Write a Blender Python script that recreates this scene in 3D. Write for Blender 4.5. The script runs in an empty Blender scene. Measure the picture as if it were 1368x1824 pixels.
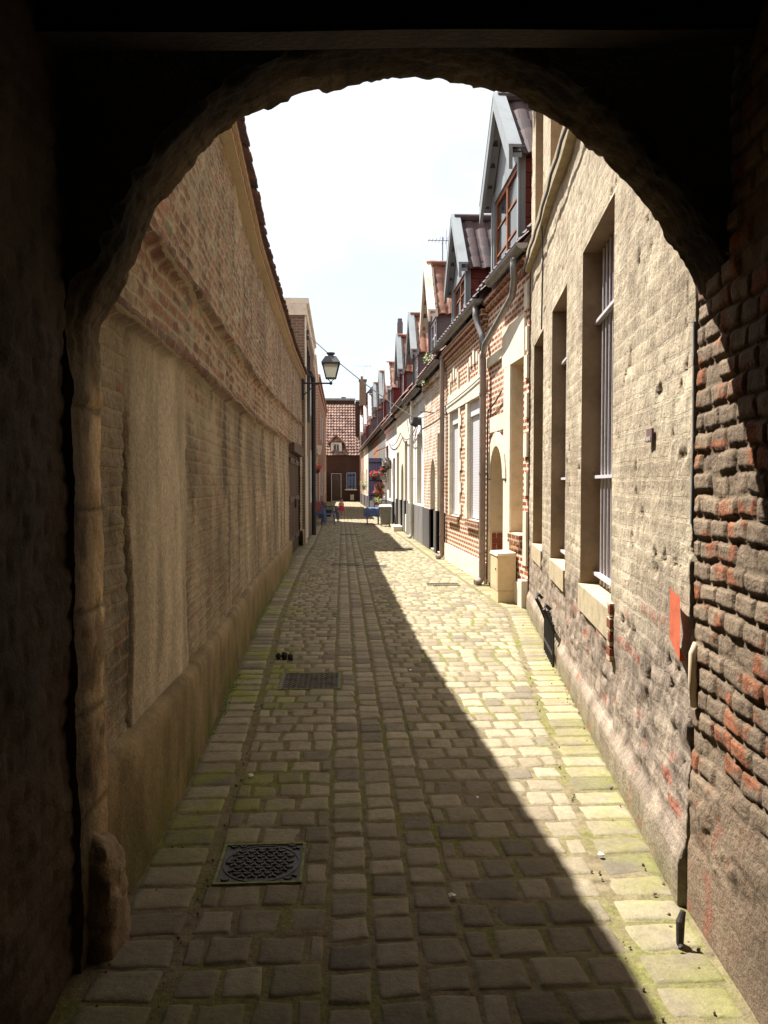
import bpy, math, random
import numpy as np
from mathutils import Vector, Matrix
random.seed(7); rng = np.random.default_rng(7)
scene = bpy.context.scene
COL = scene.collection
ORG = {}

# ------------------------------------------------------------------ helpers
def tag(o, label=None, cat=None, group=None, kind=None):
    if label: o['label'] = label
    if cat: o['category'] = cat
    if group: o['group'] = group
    if kind: o['kind'] = kind
    return o
def empty(name, loc, label=None, cat=None, group=None):
    o = bpy.data.objects.new(name, None); COL.objects.link(o)
    o.location = loc; o.empty_display_size = .1
    ORG[o.name] = Vector(loc)
    return tag(o, label, cat, group)
def copy_tree(o, parent=None):
    c = o.copy(); COL.objects.link(c)
    if parent: c.parent = parent
    for ch in [x for x in scene.objects if x.parent == o]:
        copy_tree(ch, c)
    return c
def srgb(r, g, b):
    f = lambda v: (v/255/12.92) if v/255 <= .04045 else ((v/255+.055)/1.055)**2.4
    return (f(r), f(g), f(b), 1)
def vec(*a): return Vector(a)

class MB:
    def __init__(s): s.v = []; s.f = []; s.m = []
    def quad(s, a, b, c, d, m=0):
        n = len(s.v); s.v += [tuple(a), tuple(b), tuple(c), tuple(d)]; s.f.append((n, n+1, n+2, n+3)); s.m.append(m)
    def poly(s, pts, m=0):
        n = len(s.v); s.v += [tuple(p) for p in pts]; s.f.append(tuple(range(n, n+len(pts)))); s.m.append(m)
    def hexa(s, p, m=0):    # p: 8 corners, bottom 4 ccw then top 4 ccw
        n = len(s.v); s.v += [tuple(q) for q in p]
        for f in ((3,2,1,0),(4,5,6,7),(0,1,5,4),(1,2,6,5),(2,3,7,6),(3,0,4,7)):
            s.f.append(tuple(n+i for i in f)); s.m.append(m)
    def box(s, x0, x1, y0, y1, z0, z1, m=0):
        s.hexa([(x0,y0,z0),(x1,y0,z0),(x1,y1,z0),(x0,y1,z0),(x0,y0,z1),(x1,y0,z1),(x1,y1,z1),(x0,y1,z1)], m)
    def bar(s, a, b, w, h, up=(0,0,1), m=0):   # box beam from a to b
        a = Vector(a); b = Vector(b); d = (b-a).normalized(); up = Vector(up)
        sd = d.cross(up)
        if sd.length < 1e-4: sd = d.cross(Vector((1,0,0)))
        sd.normalize(); u = sd.cross(d).normalized()
        sd *= w/2; u *= h/2
        s.hexa([a-sd-u, a+sd-u, b+sd-u, b-sd-u, a-sd+u, a+sd+u, b+sd+u, b-sd+u], m)
    def tube(s, pts, r, n=8, m=0, cap=True):
        pts = [Vector(p) for p in pts]; base = len(s.v)
        if not isinstance(r, (list, tuple)): r = [r]*len(pts)
        prev = None
        for i, p in enumerate(pts):
            d = (pts[min(i+1, len(pts)-1)]-pts[max(i-1, 0)])
            if d.length < 1e-9: d = Vector((0,0,1))
            d.normalize()
            if prev is None:
                x = d.orthogonal().normalized()
            else:
                x = (prev - d*prev.dot(d))
                x = x.normalized() if x.length > 1e-5 else d.orthogonal().normalized()
            prev = x; y = d.cross(x)
            for k in range(n):
                a = 2*math.pi*k/n
                s.v.append(tuple(p+(x*math.cos(a)+y*math.sin(a))*r[i]))
        for i in range(len(pts)-1):
            for k in range(n):
                a = base+i*n+k; b = base+i*n+(k+1)%n
                s.f.append((a, b, b+n, a+n)); s.m.append(m)
        if cap:
            s.f.append(tuple(base+n-1-k for k in range(n))); s.m.append(m)
            e = base+(len(pts)-1)*n
            s.f.append(tuple(e+k for k in range(n))); s.m.append(m)
    def lathe(s, c, prof, n=16, m=0):          # prof: (r, z) upwards
        base = len(s.v)
        for r, z in prof:
            for k in range(n):
                a = 2*math.pi*k/n
                s.v.append((c[0]+r*math.cos(a), c[1]+r*math.sin(a), c[2]+z))
        for i in range(len(prof)-1):
            for k in range(n):
                a = base+i*n+k; b = base+i*n+(k+1)%n
                s.f.append((a, b, b+n, a+n)); s.m.append(m)
    def grid(s, P, m=0, mask=None, flip=False):          # P: (nu, nv, 3) numpy
        nu, nv = P.shape[:2]; base = len(s.v)
        s.v += [tuple(x) for x in P.reshape(-1, 3).tolist()]
        for i in range(nu-1):
            for j in range(nv-1):
                if mask is not None and not mask[i, j]: continue
                a = base+i*nv+j
                f = (a, a+nv, a+nv+1, a+1)
                s.f.append(f[::-1] if flip else f); s.m.append(m)
    def blob(s, c, r, m=0, sx=1, sy=1, sz=1, jit=.15, n=7):
        base = len(s.v); rows = n
        for i in range(rows+1):
            th = math.pi*i/rows
            for k in range(n+2):
                ph = 2*math.pi*k/(n+2); q = r*(1+random.uniform(-jit, jit))
                s.v.append((c[0]+q*sx*math.sin(th)*math.cos(ph), c[1]+q*sy*math.sin(th)*math.sin(ph), c[2]-q*sz*math.cos(th)))
        w = n+2
        for i in range(rows):
            for k in range(w):
                a = base+i*w+k; b = base+i*w+(k+1)%w
                s.f.append((a, b, b+w, a+w)); s.m.append(m)
    def build(s, name, mats, parent=None, smooth=False, attr=None):
        if not isinstance(mats, (list, tuple)): mats = [mats]
        me = bpy.data.meshes.new(name)
        o = Vector((0,0,0))
        if parent is not None: o = ORG.get(parent.name, o)
        vs = np.array(s.v, dtype=float) - np.array(o)
        me.from_pydata(vs.tolist(), [], s.f)
        for mt in mats: me.materials.append(mt)
        me.polygons.foreach_set('material_index', s.m)
        if smooth: me.polygons.foreach_set('use_smooth', [True]*len(s.f))
        if attr is not None:
            a = me.color_attributes.new('col', 'FLOAT_COLOR', 'POINT')
            a.data.foreach_set('color', np.asarray(attr, dtype=np.float32).ravel())
        me.update()
        ob = bpy.data.objects.new(name, me); COL.objects.link(ob)
        if parent is not None: ob.parent = parent
        ORG[ob.name] = o
        return ob

# numpy value noise
_R = rng.random((256, 256))
def vn(x, y):
    xi = np.floor(x).astype(int); yi = np.floor(y).astype(int); fx = x-xi; fy = y-yi
    fx = fx*fx*(3-2*fx); fy = fy*fy*(3-2*fy)
    g = lambda i, j: _R[i & 255, j & 255]
    return (g(xi, yi)*(1-fx)+g(xi+1, yi)*fx)*(1-fy)+(g(xi, yi+1)*(1-fx)+g(xi+1, yi+1)*fx)*fy
def fbm(x, y, o=4, s=1.0):
    t = 0; a = .5; x = x*s; y = y*s
    for k in range(o):
        t = t+a*vn(x+17.3*k, y+5.1*k); a *= .5; x = x*2.03; y = y*2.03
    return t/(1-.5**o)
def sstep(a, b, x):
    t = np.clip((x-a)/(b-a), 0, 1); return t*t*(3-2*t)
def terr(n, k, w=.35):
    q = n*k; f = np.floor(q); return (f+sstep(1-w, 1, q-f))/k
def bricks(sx, z, bw=.22, bh=.075, m=.012, soft=.014):
    row = np.floor(z/bh).astype(int)
    off = (row & 1)*.5
    cx = sx/bw+off; ci = np.floor(cx).astype(int)
    fx = (cx-ci)*bw; fz = z-row*bh
    d = np.minimum(np.minimum(fx, bw-fx), np.minimum(fz, bh-fz))
    mask = sstep(m/2, m/2+soft, d)
    r = _R[(ci*7+row*13) & 255, (row*5+ci*3) & 255]
    r2 = _R[(ci*3+row*29+11) & 255, (row*17+ci*5+3) & 255]
    return mask, r, r2
# ------------------------------------------------------------------ plan of the place
def XL(y): return float(np.interp(y, [-8,0,2.85,4.3,6.4,9.6,16.7,21.2,30,36,60,72], [-.9,-.87,-.84,-.85,-.91,-1.02,-1.07,-1.03,-1.06,-1.2,-1.2,-1.5]))
def XR(y): return float(np.interp(y, [-8,0,2.85,9.86,9.9,16.5,30,52,72], [.4,1.02,1.30,2.37,2.362,2.2,2.01,1.70,1.4]))
xl_np = np.vectorize(XL); xr_np = np.vectorize(XR)

# ------------------------------------------------------------------ materials
MATS = {}
class NT:
    def __init__(s, name):
        s.m = bpy.data.materials.new(name); s.m.use_nodes = True
        s.t = s.m.node_tree; s.t.nodes.clear()
        s.out = s.n('ShaderNodeOutputMaterial'); s.b = s.n('ShaderNodeBsdfPrincipled')
        s.l(s.b.outputs[0], s.out.inputs[0]); MATS[name] = s.m
        g = s.n('ShaderNodeNewGeometry'); s.pos = g.outputs['Position']; s.nor = g.outputs['True Normal']
    def n(s, t, **k):
        x = s.t.nodes.new(t)
        for a, b in k.items(): setattr(x, a, b)
        return x
    def l(s, a, b): s.t.links.new(a, b)
    def put(s, inp, v):
        if isinstance(v, bpy.types.NodeSocket): s.l(v, inp)
        else: inp.default_value = v
    def noise(s, scale, detail=4, rough=.55, vecsock=None, out='Fac', dist=0):
        x = s.n('ShaderNodeTexNoise'); x.inputs['Scale'].default_value = scale
        x.inputs['Detail'].default_value = detail; x.inputs['Roughness'].default_value = rough
        x.inputs['Distortion'].default_value = dist
        s.l(vecsock or s.pos, x.inputs['Vector']); return x.outputs[out]
    def ramp(s, fac, stops):
        x = s.n('ShaderNodeValToRGB'); e = x.color_ramp.elements
        while len(e) < len(stops): e.new(.5)
        for i, (p, c) in enumerate(stops):
            e[i].position = p; e[i].color = c if len(c) == 4 else (*c, 1)
        s.l(fac, x.inputs[0]); return x.outputs[0]
    def fr(s, fac, a, b):                      # smooth ramp to 0..1
        x = s.n('ShaderNodeMapRange'); x.interpolation_type = 'SMOOTHSTEP'
        s.put(x.inputs[0], fac); x.inputs[1].default_value = a; x.inputs[2].default_value = b
        return x.outputs[0]
    def mix(s, f, a, b, mode='MIX'):
        x = s.n('ShaderNodeMix', data_type='RGBA', blend_type=mode)
        s.put(x.inputs[0], f); s.put(x.inputs[6], a); s.put(x.inputs[7], b); return x.outputs[2]
    def math(s, op, a, b=0.0):
        x = s.n('ShaderNodeMath', operation=op); s.put(x.inputs[0], a); s.put(x.inputs[1], b); return x.outputs[0]
    def mapping(s, v, scale):
        x = s.n('ShaderNodeMapping'); x.inputs['Scale'].default_value = scale; s.l(v, x.inputs[0]); return x.outputs[0]
    def sep(s, v):
        x = s.n('ShaderNodeSeparateXYZ'); s.l(v, x.inputs[0]); return x.outputs
    def comb(s, a, b, c=0.0):
        x = s.n('ShaderNodeCombineXYZ'); s.put(x.inputs[0], a); s.put(x.inputs[1], b); s.put(x.inputs[2], c); return x.outputs[0]
    def wallco(s):                             # (along-wall, z) from position and normal
        p = s.sep(s.pos); nn = s.sep(s.nor)
        f = s.math('GREATER_THAN', s.math('ABSOLUTE', nn[1]), .7)
        x = s.n('ShaderNodeMix', data_type='FLOAT'); s.l(f, x.inputs[0]); s.l(p[1], x.inputs[2]); s.l(p[0], x.inputs[3])
        return s.comb(x.outputs[0], p[2])
    def fin(s, col, rough=.85, bump=None, bs=.5, bd=.01, spec=.3, metal=0, **k):
        s.put(s.b.inputs['Base Color'], col); s.put(s.b.inputs['Roughness'], rough)
        s.b.inputs['Specular IOR Level'].default_value = spec; s.b.inputs['Metallic'].default_value = metal
        if bump is not None:
            x = s.n('ShaderNodeBump'); x.inputs['Strength'].default_value = bs; x.inputs['Distance'].default_value = bd
            s.l(bump, x.inputs['Height']); s.l(x.outputs[0], s.b.inputs['Normal'])
        for a, b in k.items(): s.put(s.b.inputs[a.replace('_', ' ')], b)
        return s.m

def plain(name, c, rough=.7, var=.25, scale=6, bump=.3, bd=.004, metal=0, spec=.3, streak=False, c2=None, bscale=40):
    t = NT(name)
    v = t.mapping(t.pos, (1, 1, .15)) if streak else t.pos
    f = t.noise(scale, 5, .6, v)
    d = c2 or tuple(x*(1-var*1.6) for x in c[:3])+(1,)
    lt = tuple(min(1, x*(1+var*.4)) for x in c[:3])+(1,)
    col = t.ramp(f, [(.28, d), (.52, c), (.75, lt)])
    g = t.noise(scale*9, 3, .6)
    col = t.mix(.18, col, t.ramp(g, [(.3, (.3,.3,.3,1)), (.7, (1,1,1,1))]), 'MULTIPLY')
    return t.fin(col, rough, t.noise(bscale, 4), bump, bd, spec, metal)

def brickmat(name, c1, c2, mortar, bw=.22, bh=.075, ms=.013, dirt=srgb(90,78,64), dirtamt=.4, bs=.8, bd=.012, wash=None, washamt=.5, distort=.012):
    t = NT(name)
    w = t.wallco()
    nz = t.noise(9, 3, .5, out='Color')
    sh = t.n('ShaderNodeVectorMath', operation='SCALE'); t.l(nz, sh.inputs[0]); sh.inputs['Scale'].default_value = distort
    ad = t.n('ShaderNodeVectorMath', operation='ADD'); t.l(w, ad.inputs[0]); t.l(sh.outputs[0], ad.inputs[1])
    b = t.n('ShaderNodeTexBrick'); t.l(ad.outputs[0], b.inputs['Vector'])
    b.inputs['Scale'].default_value = 1; b.inputs['Brick Width'].default_value = bw; b.inputs['Row Height'].default_value = bh
    b.inputs['Mortar Size'].default_value = ms; b.inputs['Mortar Smooth'].default_value = .25
    b.inputs['Color1'].default_value = c1; b.inputs['Color2'].default_value = c2; b.inputs['Mortar'].default_value = mortar
    col = b.outputs['Color']
    fine = t.noise(55, 4, .65)
    col = t.mix(.5, col, t.ramp(fine, [(.3, (.45,.45,.45,1)), (.65, (1.0,1.0,1.0,1))]), 'MULTIPLY')
    if wash:
        f = t.fr(t.noise(2.3, 6, .65), .62-washamt*.35, .72-washamt*.35+.05)
        wc = t.mix(t.noise(20, 4), wash, tuple(x*.7 for x in wash[:3])+(1,))
        col = t.mix(t.math('MULTIPLY', f, .92), col, wc)
    big = t.fr(t.noise(1.1, 5, .6, t.mapping(t.pos, (1,1,.5))), .42, .75)
    col = t.mix(t.math('MULTIPLY', big, dirtamt), col, dirt)
    hgt = t.math('ADD', t.math('MULTIPLY', b.outputs['Fac'], -1.0), t.math('MULTIPLY', t.noise(70, 4, .7), .6))
    return t.fin(col, .92, hgt, bs, bd, .15)

def attrmat(name, rough=.92, bs=.7, bd=.006, fine=60, amt=.5, extra=None):
    t = NT(name)
    a = t.n('ShaderNodeAttribute', attribute_name='col')
    f = t.noise(fine, 5, .7)
    col = t.mix(amt, a.outputs['Color'], t.ramp(f, [(.32, (.42,.40,.38,1)), (.62, (1.05,1.05,1.05,1))]), 'MULTIPLY')
    g = t.noise(7, 5, .6)
    col = t.mix(.35, col, t.ramp(g, [(.3, (.5,.48,.45,1)), (.6, (1,1,1,1))]), 'MULTIPLY')
    grit = t.noise(fine*4.5, 3, .7)
    col = t.mix(.4, col, t.ramp(grit, [(.35, (.55,.54,.52,1)), (.6, (1.05,1.05,1.05,1))]), 'MULTIPLY')
    h = t.math('ADD', t.noise(fine*1.3, 5, .7), t.math('MULTIPLY', t.noise(fine*.35, 3, .6), 1.2))
    if extra:
        bw, bh, ms, mcol = extra
        w = t.wallco()
        nz = t.noise(7, 4, .6, out='Color')
        sh = t.n('ShaderNodeVectorMath', operation='SCALE'); t.l(nz, sh.inputs[0]); sh.inputs['Scale'].default_value = .03
        ad = t.n('ShaderNodeVectorMath', operation='ADD'); t.l(w, ad.inputs[0]); t.l(sh.outputs[0], ad.inputs[1])
        b = t.n('ShaderNodeTexBrick'); t.l(ad.outputs[0], b.inputs['Vector']); b.inputs['Scale'].default_value = 1
        b.inputs['Brick Width'].default_value = bw; b.inputs['Row Height'].default_value = bh; b.inputs['Mortar Size'].default_value = ms
        b.inputs['Mortar Smooth'].default_value = .15; b.inputs['Color1'].default_value = (.72,.72,.72,1); b.inputs['Color2'].default_value = (1.12,1.08,1.04,1); b.inputs['Mortar'].default_value = (1,1,1,1)
        vis = t.math('MULTIPLY', a.outputs['Alpha'], t.fr(t.noise(3.2, 5, .7), .30, .50))
        col = t.mix(vis, col, t.mix(1.0, col, b.outputs['Color'], 'MULTIPLY'))
        mf = t.math('MULTIPLY', vis, b.outputs['Fac'])
        col = t.mix(t.math('MULTIPLY', mf, .6), col, mcol)
        # dark arris under each joint
        h = t.math('SUBTRACT', h, t.math('MULTIPLY', mf, 1.6))
    return t.fin(col, rough, h, bs, bd, .2)

def tilemat(name, c1, c2, c3):
    t = NT(name)
    vo = t.n('ShaderNodeTexVoronoi'); vo.inputs['Scale'].default_value = 4.0; t.l(t.pos, vo.inputs['Vector'])
    r = t.sep(vo.outputs['Color'])[0]
    col = t.ramp(r, [(.1, c1), (.5, c2), (.9, c3)])
    col = t.mix(.45, col, t.ramp(t.noise(25, 5, .7), [(.3, (.4,.4,.38,1)), (.6, (1,1,1,1))]), 'MULTIPLY')
    return t.fin(col, .75, t.noise(80, 4), .3, .004, .35)

M_sett = attrmat('sett_stone', .78, .9, .006, 34, .35)
def joint_material():
    t = NT('mossy_joint')
    p = t.sep(t.pos)
    f = t.noise(14, 5, .7)
    soil = t.ramp(f, [(.3, srgb(86,76,58)), (.6, srgb(128,116,90))])
    moss = t.ramp(t.noise(40, 4), [(.3, srgb(84,86,42)), (.7, srgb(128,126,70))])
    k = t.fr(t.noise(1.6, 4, .6), .44, .62)
    return t.fin(t.mix(t.math('MULTIPLY', k, .8), soil, moss), .95, t.noise(60, 5, .7), 1.0, .012, .1)
M_joint = joint_material()
M_earth = plain('earth', srgb(120,108,84), .95)
M_rock = attrmat('weathered_wall', .93, .9, .008, 48, .5, extra=(.20, .082, .009, srgb(200,184,156)))
M_lwall = attrmat('old_barn_masonry', .93, 1.0, .012, 42, .6, extra=(.22, .076, .010, srgb(178,162,130)))
M_inner = attrmat('passage_masonry', .93, .9, .008, 60, .55)
M_sooty = plain('sooty_plaster', (.11,.085,.07,1), .95, .4, 3, .8, .01)
M_sootwood = plain('sooty_timber', (.032,.024,.02,1), .9, .4, 8, .8, .008)
M_iron = plain('rusty_iron', srgb(74,66,62), .6, .4, 20, .5, .003, .4)
M_cover = plain('cast_iron', (.10,.092,.085,1), .6, .35, 12, .6, .003, .2)
M_cover2 = plain('worn_dusty_iron', (.16,.14,.12,1), .75, .35, 12, .6, .003)
M_covermoss = plain('mossy_iron', (.20,.22,.09,1), .9, .4, 30, .6, .004)
M_blackiron = plain('black_iron', (.035,.033,.034,1), .5, .3, 20, .3, .002, .3)
M_barpaint = plain('grey_white_paint', srgb(204,198,200), .45, .12, 10, .2, .002)
M_zinc = plain('zinc', srgb(140,138,136), .5, .25, 5, .2, .003, .35, .4, True)
M_zincl = plain('pale_zinc', srgb(138,144,146), .55, .15, 4, .15, .002, .1, .4, True)
M_brownpipe = plain('taupe_pipe', srgb(150,132,122), .5, .15, 5, .1, .002)
M_stone = plain('white_stone', srgb(226,214,192), .85, .14, 5, .35, .004)
M_jstone = plain('warm_stone', srgb(216,194,162), .85, .12, 6, .3, .004)
M_sill = plain('worn_sill', srgb(178,162,130), .9, .22, 9, .5, .005)
M_white = plain('white_wash', srgb(234,231,226), .85, .16, 3, .5, .006, streak=True)
M_cream = plain('cream_wash', srgb(226,216,196), .85, .2, 3, .5, .006, streak=True)
M_greyr = plain('grey_render', srgb(128,124,118), .9, .3, 4, .7, .008, streak=True)
M_dark = plain('dark_base', srgb(92,86,84), .85, .35, 5, .6, .006, streak=True)
M_shut = plain('shutter_white', srgb(216,214,216), .5, .06, 3, .05, .001)
M_oak = plain('oak_joinery', srgb(150,92,52), .5, .3, 14, .3, .002, streak=True)
M_brownwood = plain('brown_wood', srgb(96,74,58), .8, .35, 12, .5, .004, streak=True)
M_wine = plain('wine_paint', srgb(112,32,36), .5, .15, 5, .1, .002)
M_bluep = plain('lavender_paint', srgb(104,100,138), .6, .12, 4, .1, .002)
M_navy = plain('navy_paint', srgb(34,38,78), .6, .15, 4, .1, .002)
M_cheek = plain('slate_cladding', srgb(112,106,110), .7, .2, 5, .3, .004)
M_redcheek = brickmat('red_tile_hanging', srgb(120,60,52), srgb(104,50,46), srgb(60,30,28), .3, .2, .008, dirtamt=.2, bs=.4)
M_slate = brickmat('slates', srgb(84,84,94), srgb(70,72,84), srgb(40,40,48), .25, .16, .006, dirtamt=.15, bs=.4)
M_tile1 = tilemat('glazed_brown_tiles', srgb(74,60,60), srgb(92,72,70), srgb(64,54,56))
MATS['glazed_brown_tiles'].node_tree.nodes['Principled BSDF'].inputs['Roughness'].default_value = .8
M_tile2 = tilemat('orange_tiles', srgb(128,84,66), srgb(176,130,104), srgb(104,68,58))
M_tile3 = tilemat('old_rose_tiles', srgb(122,88,76), srgb(160,128,110), srgb(100,70,62))
M_eave = tilemat('old_eave_tiles', srgb(92,66,52), srgb(122,82,62), srgb(70,54,46))
M_brickred = brickmat('red_brick_wide_joints', srgb(168,92,72), srgb(142,72,58), srgb(220,204,176), .215, .082, .021, dirt=srgb(200,178,150), dirtamt=.25)
M_brickA = brickmat('old_red_brick', srgb(158,96,72), srgb(132,78,62), srgb(196,176,146), .22, .078, .016, dirtamt=.3)
M_brickwash = brickmat('washed_brick', srgb(176,112,84), srgb(196,140,104), srgb(222,206,178), .22, .078, .018, wash=srgb(224,216,200), washamt=.55, dirtamt=.1)
M_brickdark = brickmat('dark_brown_brick', srgb(88,54,44), srgb(74,46,38), srgb(84,66,54), .22, .075, .01, dirtamt=.3)
M_brickgrey = brickmat('grimy_brick', srgb(134,108,90), srgb(116,90,76), srgb(150,134,114), .22, .075, .014, dirtamt=.5)
M_roof = tilemat('weathered_roof_tiles', srgb(104,70,58), srgb(134,90,72), srgb(84,60,52))
M_soil = plain('potting_soil', (.05,.035,.025,1), .95)
M_terra = plain('terracotta', srgb(160,84,60), .85)
M_potw = plain('white_pot', srgb(214,208,200), .6)
M_cable = plain('black_cable', (.05,.05,.052,1), .6)
M_cablel = plain('grey_cable', (.42,.42,.42,1), .6)
M_cabinet = plain('cream_plastic', srgb(214,190,152), .55, .06, 2, .1, .002)
M_cablid = plain('cream_plastic_lid', srgb(232,216,184), .5, .05, 2, .1, .001)
M_bin = plain('grey_bin_plastic', srgb(138,136,124), .6, .15, 5, .1, .002)
M_binlid = plain('pale_bin_lid', srgb(210,212,206), .6, .1, 5, .1, .002)
M_bluechair = plain('blue_plastic', srgb(82,100,140), .5, .12, 5, .1, .001)
M_darkchair = plain('dark_blue_metal', srgb(50,58,82), .5, .15, 5, .1, .001)
M_cloth = plain('faded_blue_cloth', srgb(92,106,150), .9, .3, 9, .5, .004)
M_towel = plain('brown_red_towel', srgb(120,62,52), .95, .5, 22, .5, .004)
M_pink = plain('pink_cotton', srgb(220,60,92), .9, .15, 20)
M_pale = plain('pale_pink_cotton', srgb(222,178,176), .9, .15, 20)
M_skin = plain('skin', srgb(214,164,136), .6, .06, 10)
M_hair = plain('brown_hair', srgb(74,48,34), .7, .3, 40)
M_ochre = plain('orange_painted_patch', srgb(196,98,66), .8, .2, 12, .3, .003)
M_plum = plain('plum_plaque_paint', srgb(112,84,84), .7, .2, 20)
M_litter = plain('white_litter', srgb(225,222,214), .8)
M_black = plain('black_lumps', (.02,.018,.016,1), .8)
def leafmat(name, a, b):
    t = NT(name)
    return t.fin(t.ramp(t.noise(18, 3), [(.3, a), (.7, b)]), .6, None, spec=.3)
M_leaf = leafmat('leaves', (.035,.075,.02,1), (.12,.19,.05,1))
M_leafy = leafmat('pale_leaves', (.12,.18,.05,1), (.34,.38,.16,1))
M_redf = leafmat('red_petals', srgb(200,20,40), srgb(236,60,76))
M_pinkf = leafmat('coral_petals', srgb(214,74,70), srgb(240,140,130))
M_whitef = leafmat('white_petals', srgb(220,214,190), srgb(240,236,220))
t = NT('window_glass'); M_glass = t.fin((.03,.035,.04,1), .08, None, spec=.7)
t = NT('lantern_glass'); M_lglass = t.fin(srgb(226,220,190), .35, None, spec=.5)
t.b.inputs['Transmission Weight'].default_value = .55
def slatmat():
    t = NT('roller_slats'); z = t.sep(t.pos)[2]
    w = t.math('FRACT', t.math('MULTIPLY', z, 1/.045))
    col = t.ramp(w, [(.0, srgb(150,150,158)), (.12, srgb(214,213,217)), (.9, srgb(222,221,224)), (1, srgb(150,150,158))])
    return t.fin(col, .5, w, .4, .01, .3)
M_slats = slatmat()

# ------------------------------------------------------------------ ground
def make_ground():
    b = MB()
    b.quad((-260,-160,-.05),(260,-160,-.05),(260,420,-.05),(-260,420,-.05))
    tag(b.build('ground', M_earth), kind='structure')
    b = MB()                                     # mortar / moss bed of the alley
    ys = np.concatenate([np.arange(-3, 14, .06), np.arange(14, 73, .5)])
    us = np.linspace(0, 1, 60)
    P = np.zeros((len(ys), len(us), 3))
    for i, y in enumerate(ys):
        x = (XL(y)-.15)+(XR(y)-XL(y)+.3)*us
        P[i,:,0] = x; P[i,:,1] = y
    P[:,:,2] = -.006 + .012*fbm(P[:,:,0], P[:,:,1], 4, 14)
    b.grid(P, flip=True)
    tag(b.build('alley_bed', M_joint, smooth=True), kind='structure')
PITCH = .175; Y00 = 3.10
HATCH1 = (-.52, -.165, 3.10, 3.45); HATCH2 = (-.50, -.02, 6.075, 6.60)
SMALLG = [(-.22,.32,15.35,15.70), (.42,.86,15.0,15.35), (1.35,1.85,12.2,12.55), (1.30,1.75,19.2,19.55), (-.1,.5,24.6,25.0)]
COVERS = [HATCH1, HATCH2]+SMALLG
def make_setts():
    verts = []; faces = []; cols = []
    def stone(x0, x1, y0, y1, fine):
        w = x1-x0; h = y1-y0
        if w < .03 or h < .03: return
        cx = (x0+x1)/2; cy = (y0+y1)/2
        n = 9 if fine == 2 else (6 if fine == 1 else 4)
        g = np.linspace(-1, 1, n)
        if n > 4: g = np.sign(g)*np.abs(g)**.5
        else: g = np.array([-1, -.8, .8, 1])
        U, V = np.meshgrid(g, g, indexing='ij')
        r = random.random
        rot = random.uniform(-.025, .025)
        # rounded, slightly irregular plan
        k = 1-.05*(U*U*V*V)
        jx = np.array([[r(), r()],[r(), r()]])*.014-.007
        jy = np.array([[r(), r()],[r(), r()]])*.014-.007
        a = (U+1)/2; c = (V+1)/2
        bil = lambda q: q[0,0]*(1-a)*(1-c)+q[1,0]*a*(1-c)+q[0,1]*(1-a)*c+q[1,1]*a*c
        X = cx+(w/2-.0025)*U*k+bil(jx); Y = cy+(h/2-.0025)*V*k+bil(jy)
        X += -rot*(Y-cy); Y += rot*(X-cx)
        if fine:
            wob = (fbm(X*9+3, Y*9, 2)-.5)*.016
            X = X+wob*np.abs(U); Y = Y+(fbm(X*9, Y*9+40, 2)-.5)*.016*np.abs(V)
        d = np.maximum(np.abs(U), np.abs(V))
        top = random.uniform(.005, .012)
        tilt = random.uniform(-.0025, .0025)*U+random.uniform(-.0025, .0025)*V
        Z = top+tilt-.024*d**14-.0025*d**2
        if fine: Z += (fbm(X, Y, 4, 22)-.5)*.008
        base = len(verts)
        P = np.stack([X, Y, Z], -1).reshape(-1, 3); verts.extend(P.tolist())
        t = random.random()
        c0 = np.array(srgb(142,130,106)[:3])*(1-t)+np.array(srgb(164,152,126)[:3])*t
        if random.random() < .22: c0 = np.array(srgb(136,124,102)[:3])
        if random.random() < .10: c0 = np.array(srgb(122,112,94)[:3])
        c0 = c0*random.uniform(.90, 1.06)
        if -.07 < cx < .43 and w < .17: c0 = c0*.97+.03*np.array(srgb(170,166,156)[:3])*3*.6; top = .008
        dl = (P[:,0]-XL(cy)); dr = XR(cy)-P[:,0]
        nn = fbm(P[:,0], P[:,1], 4, 2.1)
        moss = np.clip(sstep(.85, .15, dl)*float(np.clip((cy-2.9)/1.2,0,1))*(cy < 16)*sstep(.42,.58,fbm(P[:,0]*.8+4, P[:,1], 4, 1.1))+sstep(.38, .0, dr)*.5+sstep(.6,.8,nn)*.25, 0, 1)*sstep(.32, .6, fbm(P[:,0]+9, P[:,1], 4, 7))
        moss = moss*(1 if cy > 1 else .3)
        moss = np.clip(moss+.35*sstep(.8, 1, d.reshape(-1))*sstep(.4,.6,nn), 0, 1)[:,None]
        c0 = c0*(.66+.34*float(np.clip((cy-2.2)/3.2, 0, 1)))  # setts darken towards the passage: dirt, plus shade put into the colour
        mc = np.array(srgb(134,140,36)[:3])
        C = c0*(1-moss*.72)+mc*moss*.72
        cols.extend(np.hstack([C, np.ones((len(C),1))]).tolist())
        for i in range(n-1):
            for j in range(n-1):
                q = base+i*n+j; faces.append((q, q+n, q+n+1, q+1))
        # skirt
        ring = [i for i in range(n)]+[n-1+0]*0
        per = [i*n for i in range(n)]+[(n-1)*n+j for j in range(1, n)]+[i*n+n-1 for i in range(n-2, -1, -1)]+[j for j in range(n-2, 0, -1)]
        b2 = len(verts)
        for q in per:
            p = verts[base+q]; verts.append([p[0], p[1], -.04]); cols.append(cols[base+q])
        m = len(per)
        for i in range(m):
            faces.append((base+per[i], b2+i, b2+(i+1)%m, base+per[(i+1)%m])[::-1])
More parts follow.
